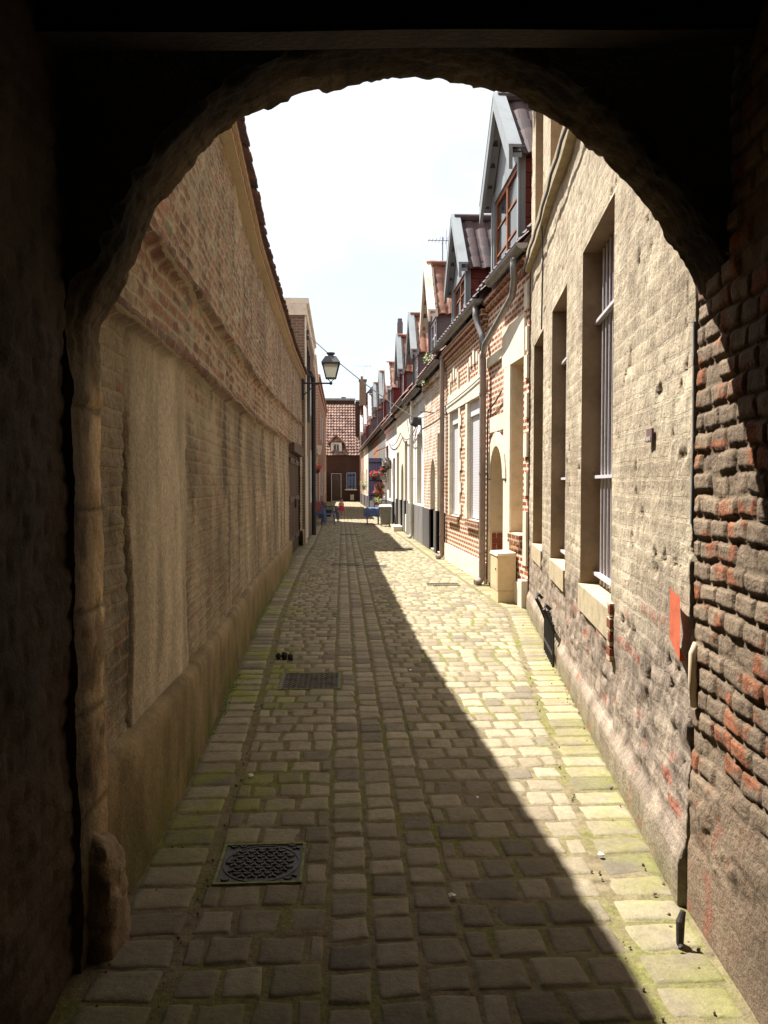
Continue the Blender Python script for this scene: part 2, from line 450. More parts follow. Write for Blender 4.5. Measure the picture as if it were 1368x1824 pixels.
    def run(x0, x1, y0, y1, fine, avg, phase):
        """fill one row between x0 and x1, leaving out the metal covers"""
        x = x0-phase*avg
        while x < x1-.02:
            w = avg*random.uniform(.82, 1.22)
            a = max(x, x0); b = min(x+w, x1)
            if x1-b < .06: b = x1
            segs = [(a, b)]
            for (hx0, hx1, hy0, hy1) in COVERS:
                if y1 > hy0+.03 and y0 < hy1-.03:
                    ns = []
                    for (p, q) in segs:
                        if q <= hx0 or p >= hx1: ns.append((p, q))
                        else:
                            if p < hx0-.02: ns.append((p, hx0-.004))
                            if q > hx1+.02: ns.append((hx1+.004, q))
                    segs = ns
            for (p, q) in segs: stone(p, q, y0, y1, fine)
            x = b
    k0 = int(math.floor((-.6-Y00)/PITCH)); k1 = int((72-Y00)/PITCH)
    for k in range(k0, k1):
        y0 = Y00+k*PITCH+random.uniform(-.004, .004); y1 = Y00+(k+1)*PITCH; ym = (y0+y1)/2
        fine = 2 if ym < 6.5 else (1 if ym < 14 else 0)
        xl = XL(ym)+.015; xr = XR(ym)-.015
        bl = xl+.27; br = xr-.28
        run(xl, bl-.012, y0, y1, fine, .26, 0)
        run(br+.012, xr, y0, y1, fine, .27, 0)
        shift = .0
        c = [-.06, .10, .26, .42]
        run(bl+.012, c[0], y0, y1, fine, .16, (k % 2)*.5)
        run(c[3], br-.012, y0, y1, fine, .16, (k % 2)*.5)
    for j in range(3):
        x0 = [-.06, .10, .26][j]; y = -.6+j*.05
        while y < 72:
            h = random.uniform(.14, .19)
            fine = 2 if y < 6.5 else (1 if y < 14 else 0)
            cut = [(x0, x0+.16)]
            for (hx0, hx1, hy0, hy1) in COVERS:
                if y+h > hy0+.02 and y < hy1-.02:
                    ns = []
                    for (p, q) in cut:
                        if q <= hx0 or p >= hx1: ns.append((p, q))
                        else:
                            if p < hx0-.02: ns.append((p, hx0-.004))
                            if q > hx1+.02: ns.append((hx1+.004, q))
                    cut = ns
            for p, q in cut: stone(p, q, y, y+h, fine)
            y += h
    me = bpy.data.meshes.new('cobbled_alley'); me.from_pydata(verts, [], faces)
    me.materials.append(M_sett); me.polygons.foreach_set('use_smooth', [True]*len(faces))
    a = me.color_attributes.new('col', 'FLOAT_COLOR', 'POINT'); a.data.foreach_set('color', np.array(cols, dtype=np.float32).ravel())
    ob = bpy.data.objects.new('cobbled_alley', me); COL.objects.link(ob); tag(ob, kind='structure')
make_ground(); make_setts()

# ------------------------------------------------------------------ generic attribute wall
def attr_wall(name, mat, S, Z, pos, nrm, disp, colr, parent=None, hole=None, flip=False, cap=False):
    """S along (1d), Z (1d). pos(S)->(x,y) ; disp(SS,ZZ), colr(SS,ZZ)"""
    SS, ZZ = np.meshgrid(S, Z, indexing='ij')
    D = disp(SS, ZZ)
    if cap: D[0,:] = -.13
    x, y = pos(SS)
    nx, ny = nrm(SS)
    P = np.stack([x+nx*D, y+ny*D, ZZ], -1)
    mask = None
    if hole is not None:
        sc = (SS[:-1,:-1]+SS[1:,1:])/2; zc = (ZZ[:-1,:-1]+ZZ[1:,1:])/2
        mask = ~hole(sc, zc)
    b = MB(); b.grid(P, mask=mask, flip=flip)
    C = colr(SS, ZZ)
    if C.shape[-1] == 3: C = np.concatenate([C, np.ones(C.shape[:2]+(1,))], -1)
    return b.build(name, mat, parent, smooth=True, attr=C.reshape(-1, 4))
def lerp3(a, b, t): return np.array(a[:3])*(1-t[..., None])+np.array(b[:3])*t[..., None]

# ------------------------------------------------------------------ the vaulted passage the camera stands in
YN, YF = 2.56, 2.85
ARCH = [(-.845,0),(-.85,1.2),(-.855,2.13),(-.784,2.34),(-.68,2.59),(-.448,2.86),(-.224,2.985),(-.02,3.045),(.265,3.07),(.51,3.05),(.67,3.0),(.85,2.89),(1.0,2.76),(1.16,2.58),(1.27,2.42),(1.30,2.25),(1.30,1.1),(1.30,0)]
def arch_poly(n=150):
    p = np.array(ARCH); d = np.r_[0, np.cumsum(np.hypot(*np.diff(p, axis=0).T))]
    s = np.linspace(0, d[-1], n)
    X = np.interp(s, d, p[:,0]); Zz = np.interp(s, d, p[:,1])
    k = np.ones(5)/5
    Xs = np.r_[X[:2], np.convolve(X, k, 'valid'), X[-2:]]; Zs = np.r_[Zz[:2], np.convolve(Zz, k, 'valid'), Zz[-2:]]
    return s, Xs, Zs
def leftm0(S2): return sstep(2.7, 2.2, S2)
def make_passage():
    root = empty('archway', (0.2, 2.6, 0), 'rough rounded masonry archway of the dark passage framing the whole view', 'archway')
    s, X, Zz = arch_poly(520)
    tx = np.gradient(X, s); tz = np.gradient(Zz, s)
    nx, nz = tz, -tx                     # inward normal (towards opening)
    L = np.hypot(nx, nz); nx /= L; nz /= L
    yy = np.linspace(YN, YF, 34)
    S2, Y2 = np.meshgrid(s, yy, indexing='ij')
    topw = sstep(2.0,2.4,S2)
    D = (fbm(S2, Y2, 5, 5)-.5)*(.05-.025*topw)+(fbm(S2+30, Y2, 4, 22)-.5)*.022+(fbm(S2+60, Y2, 3, 60)-.5)*.008+.04*topw
    cw = .02+.13*terr(fbm(S2+80, S2*0+2, 5, 4), 5, .15); ch = sstep(cw, cw*.55, Y2-YN)*leftm0(S2); D -= ch*(.012+.03*terr(fbm(S2+90, Y2, 5, 9), 5, .2))
    e = np.minimum(Y2-YN, YF-Y2)
    D -= .016*sstep(.03, 0, e)*(.2+1.6*sstep(.4,.6,fbm(S2, Y2*0, 4, 9)))
    jl = s[-1]
    leftm = sstep(2.25, 1.9, S2)       # left jamb blocks
    q2 = ((S2-.18+.03*vn(Y2*6, Y2*0+3)) % .34)
    jn = sstep(.014,.005,np.minimum(q2,.34-q2)); D = D*(1-.85*leftm)+leftm*(-.009*jn*sstep(YN+.0,YN+.04,Y2)+.012*(vn(np.floor((S2-.18)/.34)*3.7+.5, Y2*0+.5)-.5)+(terr(fbm(S2+5, Y2, 6, 9), 8, .2)-.5)*.022)
    rr = sstep(jl-2.5, jl-2.2, S2)
    D *= (1-rr)
    D -= .02*rr
    P = np.stack([X[:,None]+nx[:,None]*D, Y2, Zz[:,None]+nz[:,None]*D], -1)
    b = MB(); b.grid(P)
    t1 = fbm(S2, Y2, 4, 6); t2 = fbm(S2+9, Y2+4, 4, 18)
    C = lerp3(srgb(112,94,72), srgb(168,148,116), np.clip(t1*1.5-.25,0,1))
    C = C*(1-sstep(.62,.7,t2)[...,None]*.35)+np.array(srgb(140,104,80)[:3])*sstep(.62,.7,t2)[...,None]*.35
    C = C*(1-.45*sstep(.52,.62,fbm(S2+14, Y2*1.5, 5, 5)))[...,None]
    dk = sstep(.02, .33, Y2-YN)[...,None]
    C = C*(.16+.84*dk)*(1-.5*topw[...,None])*(1.0+1.3*sstep(2.25,1.7,S2)[...,None])  # colour fades towards the near edge and crown: light falloff painted in
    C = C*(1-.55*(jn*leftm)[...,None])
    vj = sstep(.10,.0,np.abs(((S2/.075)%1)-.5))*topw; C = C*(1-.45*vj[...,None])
    C = np.concatenate([C, np.ones(C.shape[:2]+(1,))], -1)
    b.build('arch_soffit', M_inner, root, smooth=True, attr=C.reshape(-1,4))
    # inner and outer faces around the opening
    pts = [(P[i,0,0], P[i,0,2]) for i in range(len(s))]
    b = MB()
    n = len(pts)
    zt = 5.3
    for i in range(n-1):
        (xa, za), (xb, zb) = pts[i], pts[i+1]
        # outward ring to a far frame
        def out(x, z):
            if z < 2.2 and x < .2: return (-2.4, z)
            if z < 2.2: return (2.6, z)
            t = (x+.86)/(1.3+.86); return (-2.4+5.0*min(1, max(0, t)), zt)
        def ring(x, z, k):
            o = out(x, z); return (x+(o[0]-x)*k, z+(o[1]-z)*k)
        ks = [0, .12, .3, .6, 1]
        for q in range(4):
            a = ring(xa, za, ks[q]); c = ring(xb, zb, ks[q]); d = ring(xb, zb, ks[q+1]); e2 = ring(xa, za, ks[q+1])
            b.quad((a[0],YN,a[1]), (c[0],YN,c[1]), (d[0],YN,d[1]), (e2[0],YN,e2[1]))
    b.build('inner_face', M_sooty, root, smooth=False)
    b = MB(); pf = [(P[i,-1,0], P[i,-1,2]) for i in range(n)]
    def outf(x, z):
        if z < 2.2 and x < .2: return (-2.4, z)
        if z < 2.2: return (1.42, z)
        t = (x+.86)/(1.3+.86); return (-2.4+5.0*min(1, max(0, t)), zt)
    for i in range(n-1):
        (xa, za), (xb, zb) = pf[i], pf[i+1]
        o1 = outf(xa, za); o2 = outf(xb, zb)
        b.quad((xa,YF,za), (o1[0],YF,o1[1]), (o2[0],YF,o2[1]), (xb,YF,zb))
    b.build('outer_face', M_brickgrey, root)
    # bumper stone at the foot of the left jamb
    u = np.linspace(0, 1, 40); v = np.linspace(0, 2*math.pi, 40)
    U, V = np.meshgrid(u, v, indexing='ij')
    ca, sa = np.cos(V), np.sin(V)
    sq = 1/np.maximum(np.abs(ca), np.abs(sa))**.75            # nearly square section with worn corners
    r = (1-.16*U-.10*(U > .55)*(U-.55)/.45)*np.sqrt(np.clip(1-U**14, 0, 1))*sq
    ang = ca*1.3+sa*.7
    nz = (terr(fbm(U*2.2, ang+4, 6, 3.2), 6, .2)-.5)*.035+(fbm(U*3, ang, 4, 9)-.5)*.012
    X3 = -.89+(.135+nz)*r*ca
    Y3 = 2.73+(.125+nz)*r*sa
    Z3 = .44*U-.05*U*ca-.03*U*sa
    b = MB(); b.grid(np.stack([X3, Y3, Z3], -1))
    C = lerp3(srgb(112,96,76), srgb(172,152,122), fbm(U*2, V, 5, 3)); C = np.concatenate([C, np.ones(C.shape[:2]+(1,))], -1)
    o = b.build('guard_stone', M_inner, smooth=True, attr=C.reshape(-1,4))
    tag(o, 'rough worn guard stone at the foot of the left arch jamb', 'guard stone')

    # passage side walls, ceiling, back
    def rpos(S): return xr_np(S), S
    def rn(S): return -np.ones_like(S)*.995, np.ones_like(S)*.1
    Sw = np.concatenate([np.arange(-6, 1.4, .1), np.arange(1.4, 2.846, .009)]); Zw = np.arange(-.06, 3.5, .0095)
    def warp(S, Z): return S+(fbm(S, Z, 3, 6)-.5)*.03, Z+(fbm(S+40, Z, 3, 5)-.5)*.035
    def rd(S, Z):
        s2, z2 = warp(S, Z); m, r1, r2 = bricks(s2, z2, .15, .078, .008, .009)
        plaster = sstep(.62, .36, Z+.6*(fbm(S, Z, 4, 3)-.5))*.9      # lower part smeared with mortar
        miss = (r1 > .9)*1.0
        d = m*(.009+.005*r2-.009*miss)+(terr(fbm(S, Z, 5, 9), 9)-.5)*.020+.010
        chips = sstep(.62, .72, fbm(S+3, Z, 3, 9))
        dp = .03+(terr(fbm(S, Z, 6, 7), 12, .25)-.5)*.035+chips*.008
        flat = sstep(.30, .22, Z)
        dp = dp*(1-flat)+.03*flat
        return d*(1-plaster)+dp*plaster-.022
    def rc(S, Z):
        s2, z2 = warp(S, Z); m, r1, r2 = bricks(s2, z2, .15, .078, .008, .009)
        plaster = sstep(.62, .36, Z+.6*(fbm(S, Z, 4, 3)-.5))*.9
        grey = lerp3(srgb(126,108,90), srgb(158,138,114), np.clip(r2*.6+fbm(S,Z,4,8)*.5,0,1))
        red = lerp3(srgb(138,86,60), srgb(172,112,80), fbm(S, Z, 3, 25))
        isred = ((r1 < .6)*sstep(.45, .62, fbm(S, Z, 5, 10)))[..., None]
        C = grey*(1-isred)+red*isred
        mort = np.array(srgb(120,104,84)[:3]); C = C*m[...,None]+mort*(1-m[...,None])
        pl = lerp3(srgb(122,104,86), srgb(154,134,110), fbm(S, Z, 4, 6))
        chips = (sstep(.66, .70, fbm(S+3, Z, 4, 11)))[..., None]
        pl = pl*(1-chips*.6)+np.array(srgb(156,96,76)[:3])*chips*.6
        C = C*(1-plaster[...,None])+pl*plaster[...,None]
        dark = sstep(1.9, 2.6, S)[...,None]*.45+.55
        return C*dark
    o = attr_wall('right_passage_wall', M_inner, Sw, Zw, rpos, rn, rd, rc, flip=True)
    o.name = 'passage_wall'
    tag(o, 'rough brick passage wall on the right, half sunlit below the arch shadow', 'wall')
    def lpos(S): return np.full_like(S, -.885), S
    def ln(S): return np.ones_like(S), S*0
    Sl = np.concatenate([np.arange(-6, 1.2, .1), np.arange(1.2, 2.59, .014)]); Zl = np.arange(-.06, 3.5, .014)
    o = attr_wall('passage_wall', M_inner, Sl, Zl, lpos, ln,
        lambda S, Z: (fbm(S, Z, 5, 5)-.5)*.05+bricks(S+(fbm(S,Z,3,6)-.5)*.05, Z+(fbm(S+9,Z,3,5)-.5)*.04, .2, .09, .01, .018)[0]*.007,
        lambda S, Z: lerp3(srgb(60,49,41), srgb(96,80,66), fbm(S, Z, 5, 4))*(1-.45*sstep(.5,1.3,Z))[...,None])  # colour gets darker above the foot of the wall
    tag(o, 'dark passage wall on the left in deep shade', 'wall')
    b = MB()
    b.quad((-1.1,-6,3.42),(-1.1,2.5,3.42),(1.5,2.5,3.42),(1.5,-6,3.42))
    tag(b.build('passage_ceiling', M_sooty), 'black sooty ceiling of the passage above the arch', 'ceiling')
    b = MB()
    for i in range(12):                # weathered lintel beam, sagging
        x0 = -1.0+i*.2; x1 = x0+.2
        f = lambda x: 2.95+.035*x+.003*math.sin(x*5)
        b.hexa([(x0,2.36,f(x0)-.02),(x1,2.36,f(x1)-.02),(x1,2.495,f(x1)),(x0,2.495,f(x0)),(x0,2.36,3.24),(x1,2.36,3.24),(x1,2.495,3.24),(x0,2.495,3.24)])
    tag(b.build('lintel_beam', M_sootwood), 'faintly lit timber beam across the passage just above the arch', 'beam')
    b = MB(); b.quad((-1.3,-5.8,-.1),(1.5,-5.8,-.1),(1.5,-5.8,3.5),(-1.3,-5.8,3.5))  # unseen closing wall, added so the passage stays dark
    tag(b.build('added_end_wall', M_sooty), 'unseen wall added behind the viewer to keep the passage dark', 'wall')
make_passage()

# ------------------------------------------------------------------ pale building on the right
PD = Vector((.153, 1, 0)).normalized(); PN = Vector((-PD.y, PD.x, 0))
P0 = Vector((1.30, 2.85, 0))
def ps(y): return (y-2.85)/PD.y
WIN = [(4.43,5.6),(6.44,7.5),(8.3,9.39)]
UPW = [(6.35,7.76),(8.47,9.36)]
def make_pale():
    root = empty('pale_rendered_house', (1.8, 6, 0), 'pale rough rendered house with barred tall windows along the right side', 'house')
    Ltot = ps(9.84)
    S = [0.0]
    while S[-1] < Ltot: S.append(S[-1]+.011+.0045*S[-1])
    edges = [ps(a) for w in WIN+UPW for a in w]+[Ltot]
    S = np.array([q for q in S if q < Ltot-.01 and min(abs(q-e) for e in edges) > .006]+edges); S.sort()
    zed = [.87, 3.25, 4.38, 6.05]
    Z = np.arange(-.06, 6.4, .017); Z = np.array([q for q in Z if min(abs(q-e) for e in zed) > .006]+zed); Z.sort()
    def hole(s, z):
        m = np.zeros(s.shape, bool)
        for a, c in WIN: m |= (s > ps(a)) & (s < ps(c)) & (z > .87) & (z < 3.25)
        for a, c in UPW: m |= (s > ps(a)) & (s < ps(c)) & (z > 4.38) & (z < 6.05)
        return m
    def edgefade(S_, Z_):
        d = np.full(S_.shape, 9.0)
        for W, z0, z1 in ((WIN,.87,3.25),(UPW,4.38,6.05)):
            for a, c in W:
                dx = np.maximum(np.maximum(ps(a)-S_, S_-ps(c)), 0); dz = np.maximum(np.maximum(z0-Z_, Z_-z1), 0)
                d = np.minimum(d, np.hypot(dx, dz))
        return sstep(.0, .05, d)
    def pos(S_): return P0.x+PD.x*S_, P0.y+PD.y*S_
    def nrm(S_): return np.full_like(S_, PN.x), np.full_like(S_, PN.y)
    def parts(S_, Z_):
        s2 = S_+(fbm(S_, Z_, 3, 6)-.5)*.04; z2 = Z_+(fbm(S_+40, Z_, 3, 5)-.5)*.03
        m, r1, r2 = bricks(s2, z2, .2, .088, .014, .02)
        low = sstep(1.15, .75, Z_+.5*(fbm(S_, Z_, 4, 2.2)-.5)-.12*sstep(2.,0.,S_))
        return m, r1, r2, low
    def disp(S_, Z_):
        m, r1, r2, low = parts(S_, Z_)
        up = m*.0015+(terr(fbm(S_, Z_, 6, 4), 12, .25)-.5)*(.017+.008*sstep(2.,.8,S_))+(fbm(S_, Z_*.6, 5, 22)-.5)*.006+(fbm(S_, Z_, 3, 1.5)-.5)*.02
        pits = sstep(.75, .79, fbm(S_+5, Z_+8, 4, 7))
        lo = (terr(fbm(S_, Z_*.8, 6, 9), 12, .25)-.5)*.034+(fbm(S_, Z_, 4, 20)-.5)*.010+m*(r2-.3)*.012
        lo = lo*(1-sstep(.26, .16, Z_))+.035*sstep(.26, .16, Z_)
        sm = sstep(.0,.5,S_)*sstep(1.1,.8,S_)*0
        return (up*(1-low)+lo*low-.014*pits*sstep(.2,.4,Z_))*edgefade(S_, Z_)
    def colr(S_, Z_):
        m, r1, r2, low = parts(S_, Z_)
        n1 = fbm(S_, Z_, 5, 2.5); n2 = fbm(S_+30, Z_, 5, 9)
        C = lerp3(srgb(168,148,118), srgb(226,208,174), np.clip(n1*1.3-.1, 0, 1))
        C = C*(1-.22*sstep(.45,.7,n2)[...,None])
        C = C*(.86+.14*m[...,None])
        L = lerp3(srgb(118,102,88), srgb(186,166,142), np.clip(n2*1.4-.2,0,1))
        C = C*(1-low[...,None])+L*low[...,None]
        red = ((r1 > .80)*sstep(.42, .6, n2)*(m > .6)*(low*.8+.14*(n1>.5)))[...,None]
        C = C*(1-red)+np.array(srgb(172,96,70)[:3])*red
        w = sstep(.25, .0, Z_)[...,None]
        C = C*(1-w*.6)+np.array(srgb(132,124,78)[:3])*w*.6
        L_ = C.mean(-1, keepdims=True); C = C*.85+L_*.15
        al = (.2+.5*sstep(.45,.6,n1))*(1-w[...,0])*(1-.5*low)*(.6+.4*sstep(.6,2.2,S_))
        return np.concatenate([C, al[...,None]], -1)
    attr_wall('wall', M_rock, S, Z, pos, nrm, disp, colr, root, hole, flip=True, cap=True)
    def W(s, n, z): return (P0.x+PD.x*s-PN.x*n, P0.y+PD.y*s-PN.y*n, z)   # n = depth inwards
    def bx(b, s0, s1, n0, n1, z0, z1, m=0):
        b.hexa([W(s0,n0,z0),W(s0,n1,z0),W(s1,n1,z0),W(s1,n0,z0),W(s0,n0,z1),W(s0,n1,z1),W(s1,n1,z1),W(s1,n0,z1)], m)
    for wi, (a, c) in enumerate(WIN):
        s0, s1 = ps(a), ps(c); z0, z1 = .87, 3.25; d = .34
        b = MB()
        b.quad(W(s1,.0,z0),W(s1,d,z0),W(s1,d,z1),W(s1,.0,z1)); b.quad(W(s0,0,z0),W(s0,0,z1),W(s0,d,z1),W(s0,d,z0))
        b.quad(W(s0,0,z1),W(s1,0,z1),W(s1,d,z1),W(s0,d,z1)); b.quad(W(s0,0,z0),W(s0,d,z0),W(s1,d,z0),W(s1,0,z0))
        b.build('window_reveal', M_revealp, root)
        b = MB(); bx(b, s0-.002, s1-.004, -.016, d-.03, z0-.17, z0+.010)
        b.build('sill', M_sill, root)
        b = MB()
        for q in range(4):
            cols = [(s0+.01,s0+.07),(s1-.07,s1-.01)]
        bx(b, s0+.01,s0+.07,d-.07,d-.01,z0+.02,z1-.01); bx(b, s1-.07,s1-.01,d-.07,d-.01,z0+.02,z1-.01)
        bx(b, s0+.07,s1-.07,d-.07,d-.01,z1-.08,z1-.01); bx(b, s0+.07,s1-.07,d-.07,d-.01,z0+.02,z0+.09)
        sm = (s0+s1)/2; bx(b, sm-.03,sm+.03,d-.065,d-.012,z0+.09,z1-.08)
        w = b.build('window', M_brownwood, root)
        b = MB(); bx(b, s0+.07, s1-.07, d-.035, d-.03, z0+.09, z1-.08)
        b.build('pane', M_glass, w)
        if wi < 2:
            b = MB(); nn = .125
            k = 0; q = s0+.05
            while q < s1-.03:
                b.tube([W(q, nn, z0+.02), W(q, nn, z1-.01)], .009, 8); q += .125
            for zz in ((z0+.09), z0+.78, z0+1.88):
                b.bar(W(s0-.01, nn-.02, zz), W(s1-.0, nn-.02, zz), .036, .022)
            b.build('window_bars', M_barpaint, root, smooth=False)
    for a, c in UPW:
        s0, s1 = ps(a), ps(c); z0, z1 = 4.38, 6.05; d = .25
        b = MB()
        b.quad(W(s1,0,z0),W(s1,d,z0),W(s1,d,z1),W(s1,0,z1)); b.quad(W(s0,0,z0),W(s0,0,z1),W(s0,d,z1),W(s0,d,z0))
        b.quad(W(s0,0,z1),W(s1,0,z1),W(s1,d,z1),W(s0,d,z1)); b.quad(W(s0,0,z0),W(s0,d,z0),W(s1,d,z0),W(s1,0,z0))
        b.build('window_reveal', M_revealp, root)
        b = MB(); bx(b, s0, s1, d-.03, d, z0, z1)
        b.build('closed_shutter', M_cream, root)
    b = MB()                                   # string course / cornice
    for i in range(28):
        a = Ltot*i/28; c = Ltot*(i+1)/28; f = lambda q: 4.25+.02*math.sin(q*3.1)
        b.hexa([W(a,-.07,f(a)),W(a,.05,f(a)),W(c,.05,f(c)),W(c,-.07,f(c)),W(a,-.09,f(a)+.13),W(a,.05,f(a)+.15),W(c,.05,f(c)+.15),W(c,-.09,f(c)+.13)])
    b.build('string_course', M_sill, root)
    b = MB()                                    # body, end return, roof
    bx(b, 0.02, Ltot-.001, .42, 6, 0, 6.4)
    bx(b, Ltot-.03, Ltot-.001, .0, .42, 0, 6.4)
    b.build('house_body', M_brickgrey, root)
    b = MB()
    b.hexa([W(-.05,-.2,6.4),W(-.05,6.2,6.4),W(Ltot,6.2,6.4),W(Ltot,-.2,6.4),W(-.05,3,8.6),W(-.05,3.1,8.6),W(Ltot,3.1,8.6),W(Ltot,3,8.6)])
    b.build('roof', M_roof, root)
    # exposed brick toothing beside first sill
    b = MB()
    for i in range(4):
        bx(b, ps(4.43)-.12+.012*(i%2), ps(4.43)-.02-.01*(i%2), -.026, .01, .60+i*.085, .672+i*.085)
    b.build('exposed_brick', M_brickA, root)
    # thin service cable below the cornice, and drop
    b = MB()
    pts = [W(Ltot*i/20, -.1-.01*(i%2), 4.22-.015*math.sin(i)) for i in range(21)]
    b.tube(pts, .012, 6)
    sd = ps(8.05); b.tube([W(sd, -.05, 4.24), W(sd+.02, -.035, 3.9), W(sd+.05, -.04, 3.4), W(sd+.06, -.04, 3.2)], .008, 6)
    o = b.build('service_cable', M_cable); tag(o, 'thin black cable under the string course of the pale house', 'cable')
    # orange patch
    b = MB(); a = .055
    b.poly([W(.18,-.034,.99),W(.03,-.034,.93),W(.035,-.034,1.17),W(.18,-.034,1.19)][::-1])
    b.poly([W(.18,-.01,.99),W(.03,-.01,.93),W(.03,-.034,.93),W(.18,-.034,.99)])
    o = b.build('orange_patch', M_ochre); tag(o, 'orange-red painted board fragment on the pale wall beside the arch joint', 'painted board')
    b = MB(); bx(b, .62, .72, -.010, .0, 1.79, 1.85)
    for i in range(4): bx(b, .635+.02*i, .643+.02*i, -.0135, -.0101, 1.795+.004*(i%2), 1.815, 1)
    o = b.build('wall_plaque', [M_plum, M_litter]); tag(o, 'small plum coloured plaque with white marks on the pale wall', 'plaque')
    # grey strip / joint between passage and house
    b = MB(); b.tube([(1.303,2.868,1.45),(1.306,2.868,1.8),(1.303,2.868,2.2)], .0065, 8)
    o = b.build('corner_conduit', M_zincl); tag(o, 'slim grey conduit in the slit between arch and pale house', 'conduit')
    b = MB(); b.tube([(1.29,2.80,.78),(1.285,2.80,.88),(1.285,2.80,.98),(1.29,2.80,1.02)], [.012,.017,.016,.006], 10)
    o = b.build('mortar_rib', M_jstone, smooth=True); tag(o, 'rounded pale mortar rib beside the slit at the arch joint', 'mortar rib')
    # cellar grate
    g = empty('cellar_grate', W(ps(7.0), -.04, 0), 'black iron cellar grate with curled top against the pale wall', 'grate')
    b = MB(); s0, s1 = ps(6.70), ps(7.38)
    for i in range(8):
        q = s0+(s1-s0)*i/7; b.tube([W(q,-.06,.0),W(q,-.06,.34+.10*math.sin(i/7*math.pi))], .011, 6)
    b.build('grate_bars', M_blackiron, g)
    b = MB()
    for q in (s0, s1):
        b.tube([W(q,-.05,.3),W(q,-.1,.42),W(q+.02,-.14,.50),W(q+.05,-.12,.54),W(q+.05,-.08,.50)], .017, 8)
    b.bar(W(s0,-.06,.12), W(s1,-.06,.12), .02, .03); b.bar(W(s0,-.06,.36), W(s1,-.06,.36), .02, .03)
    b.build('grate_frame', M_blackiron, g, smooth=False)
M_revealp = plain('brown_reveal_plaster', srgb(142,120,94), .9, .2, 3, .5, .006)
make_pale()

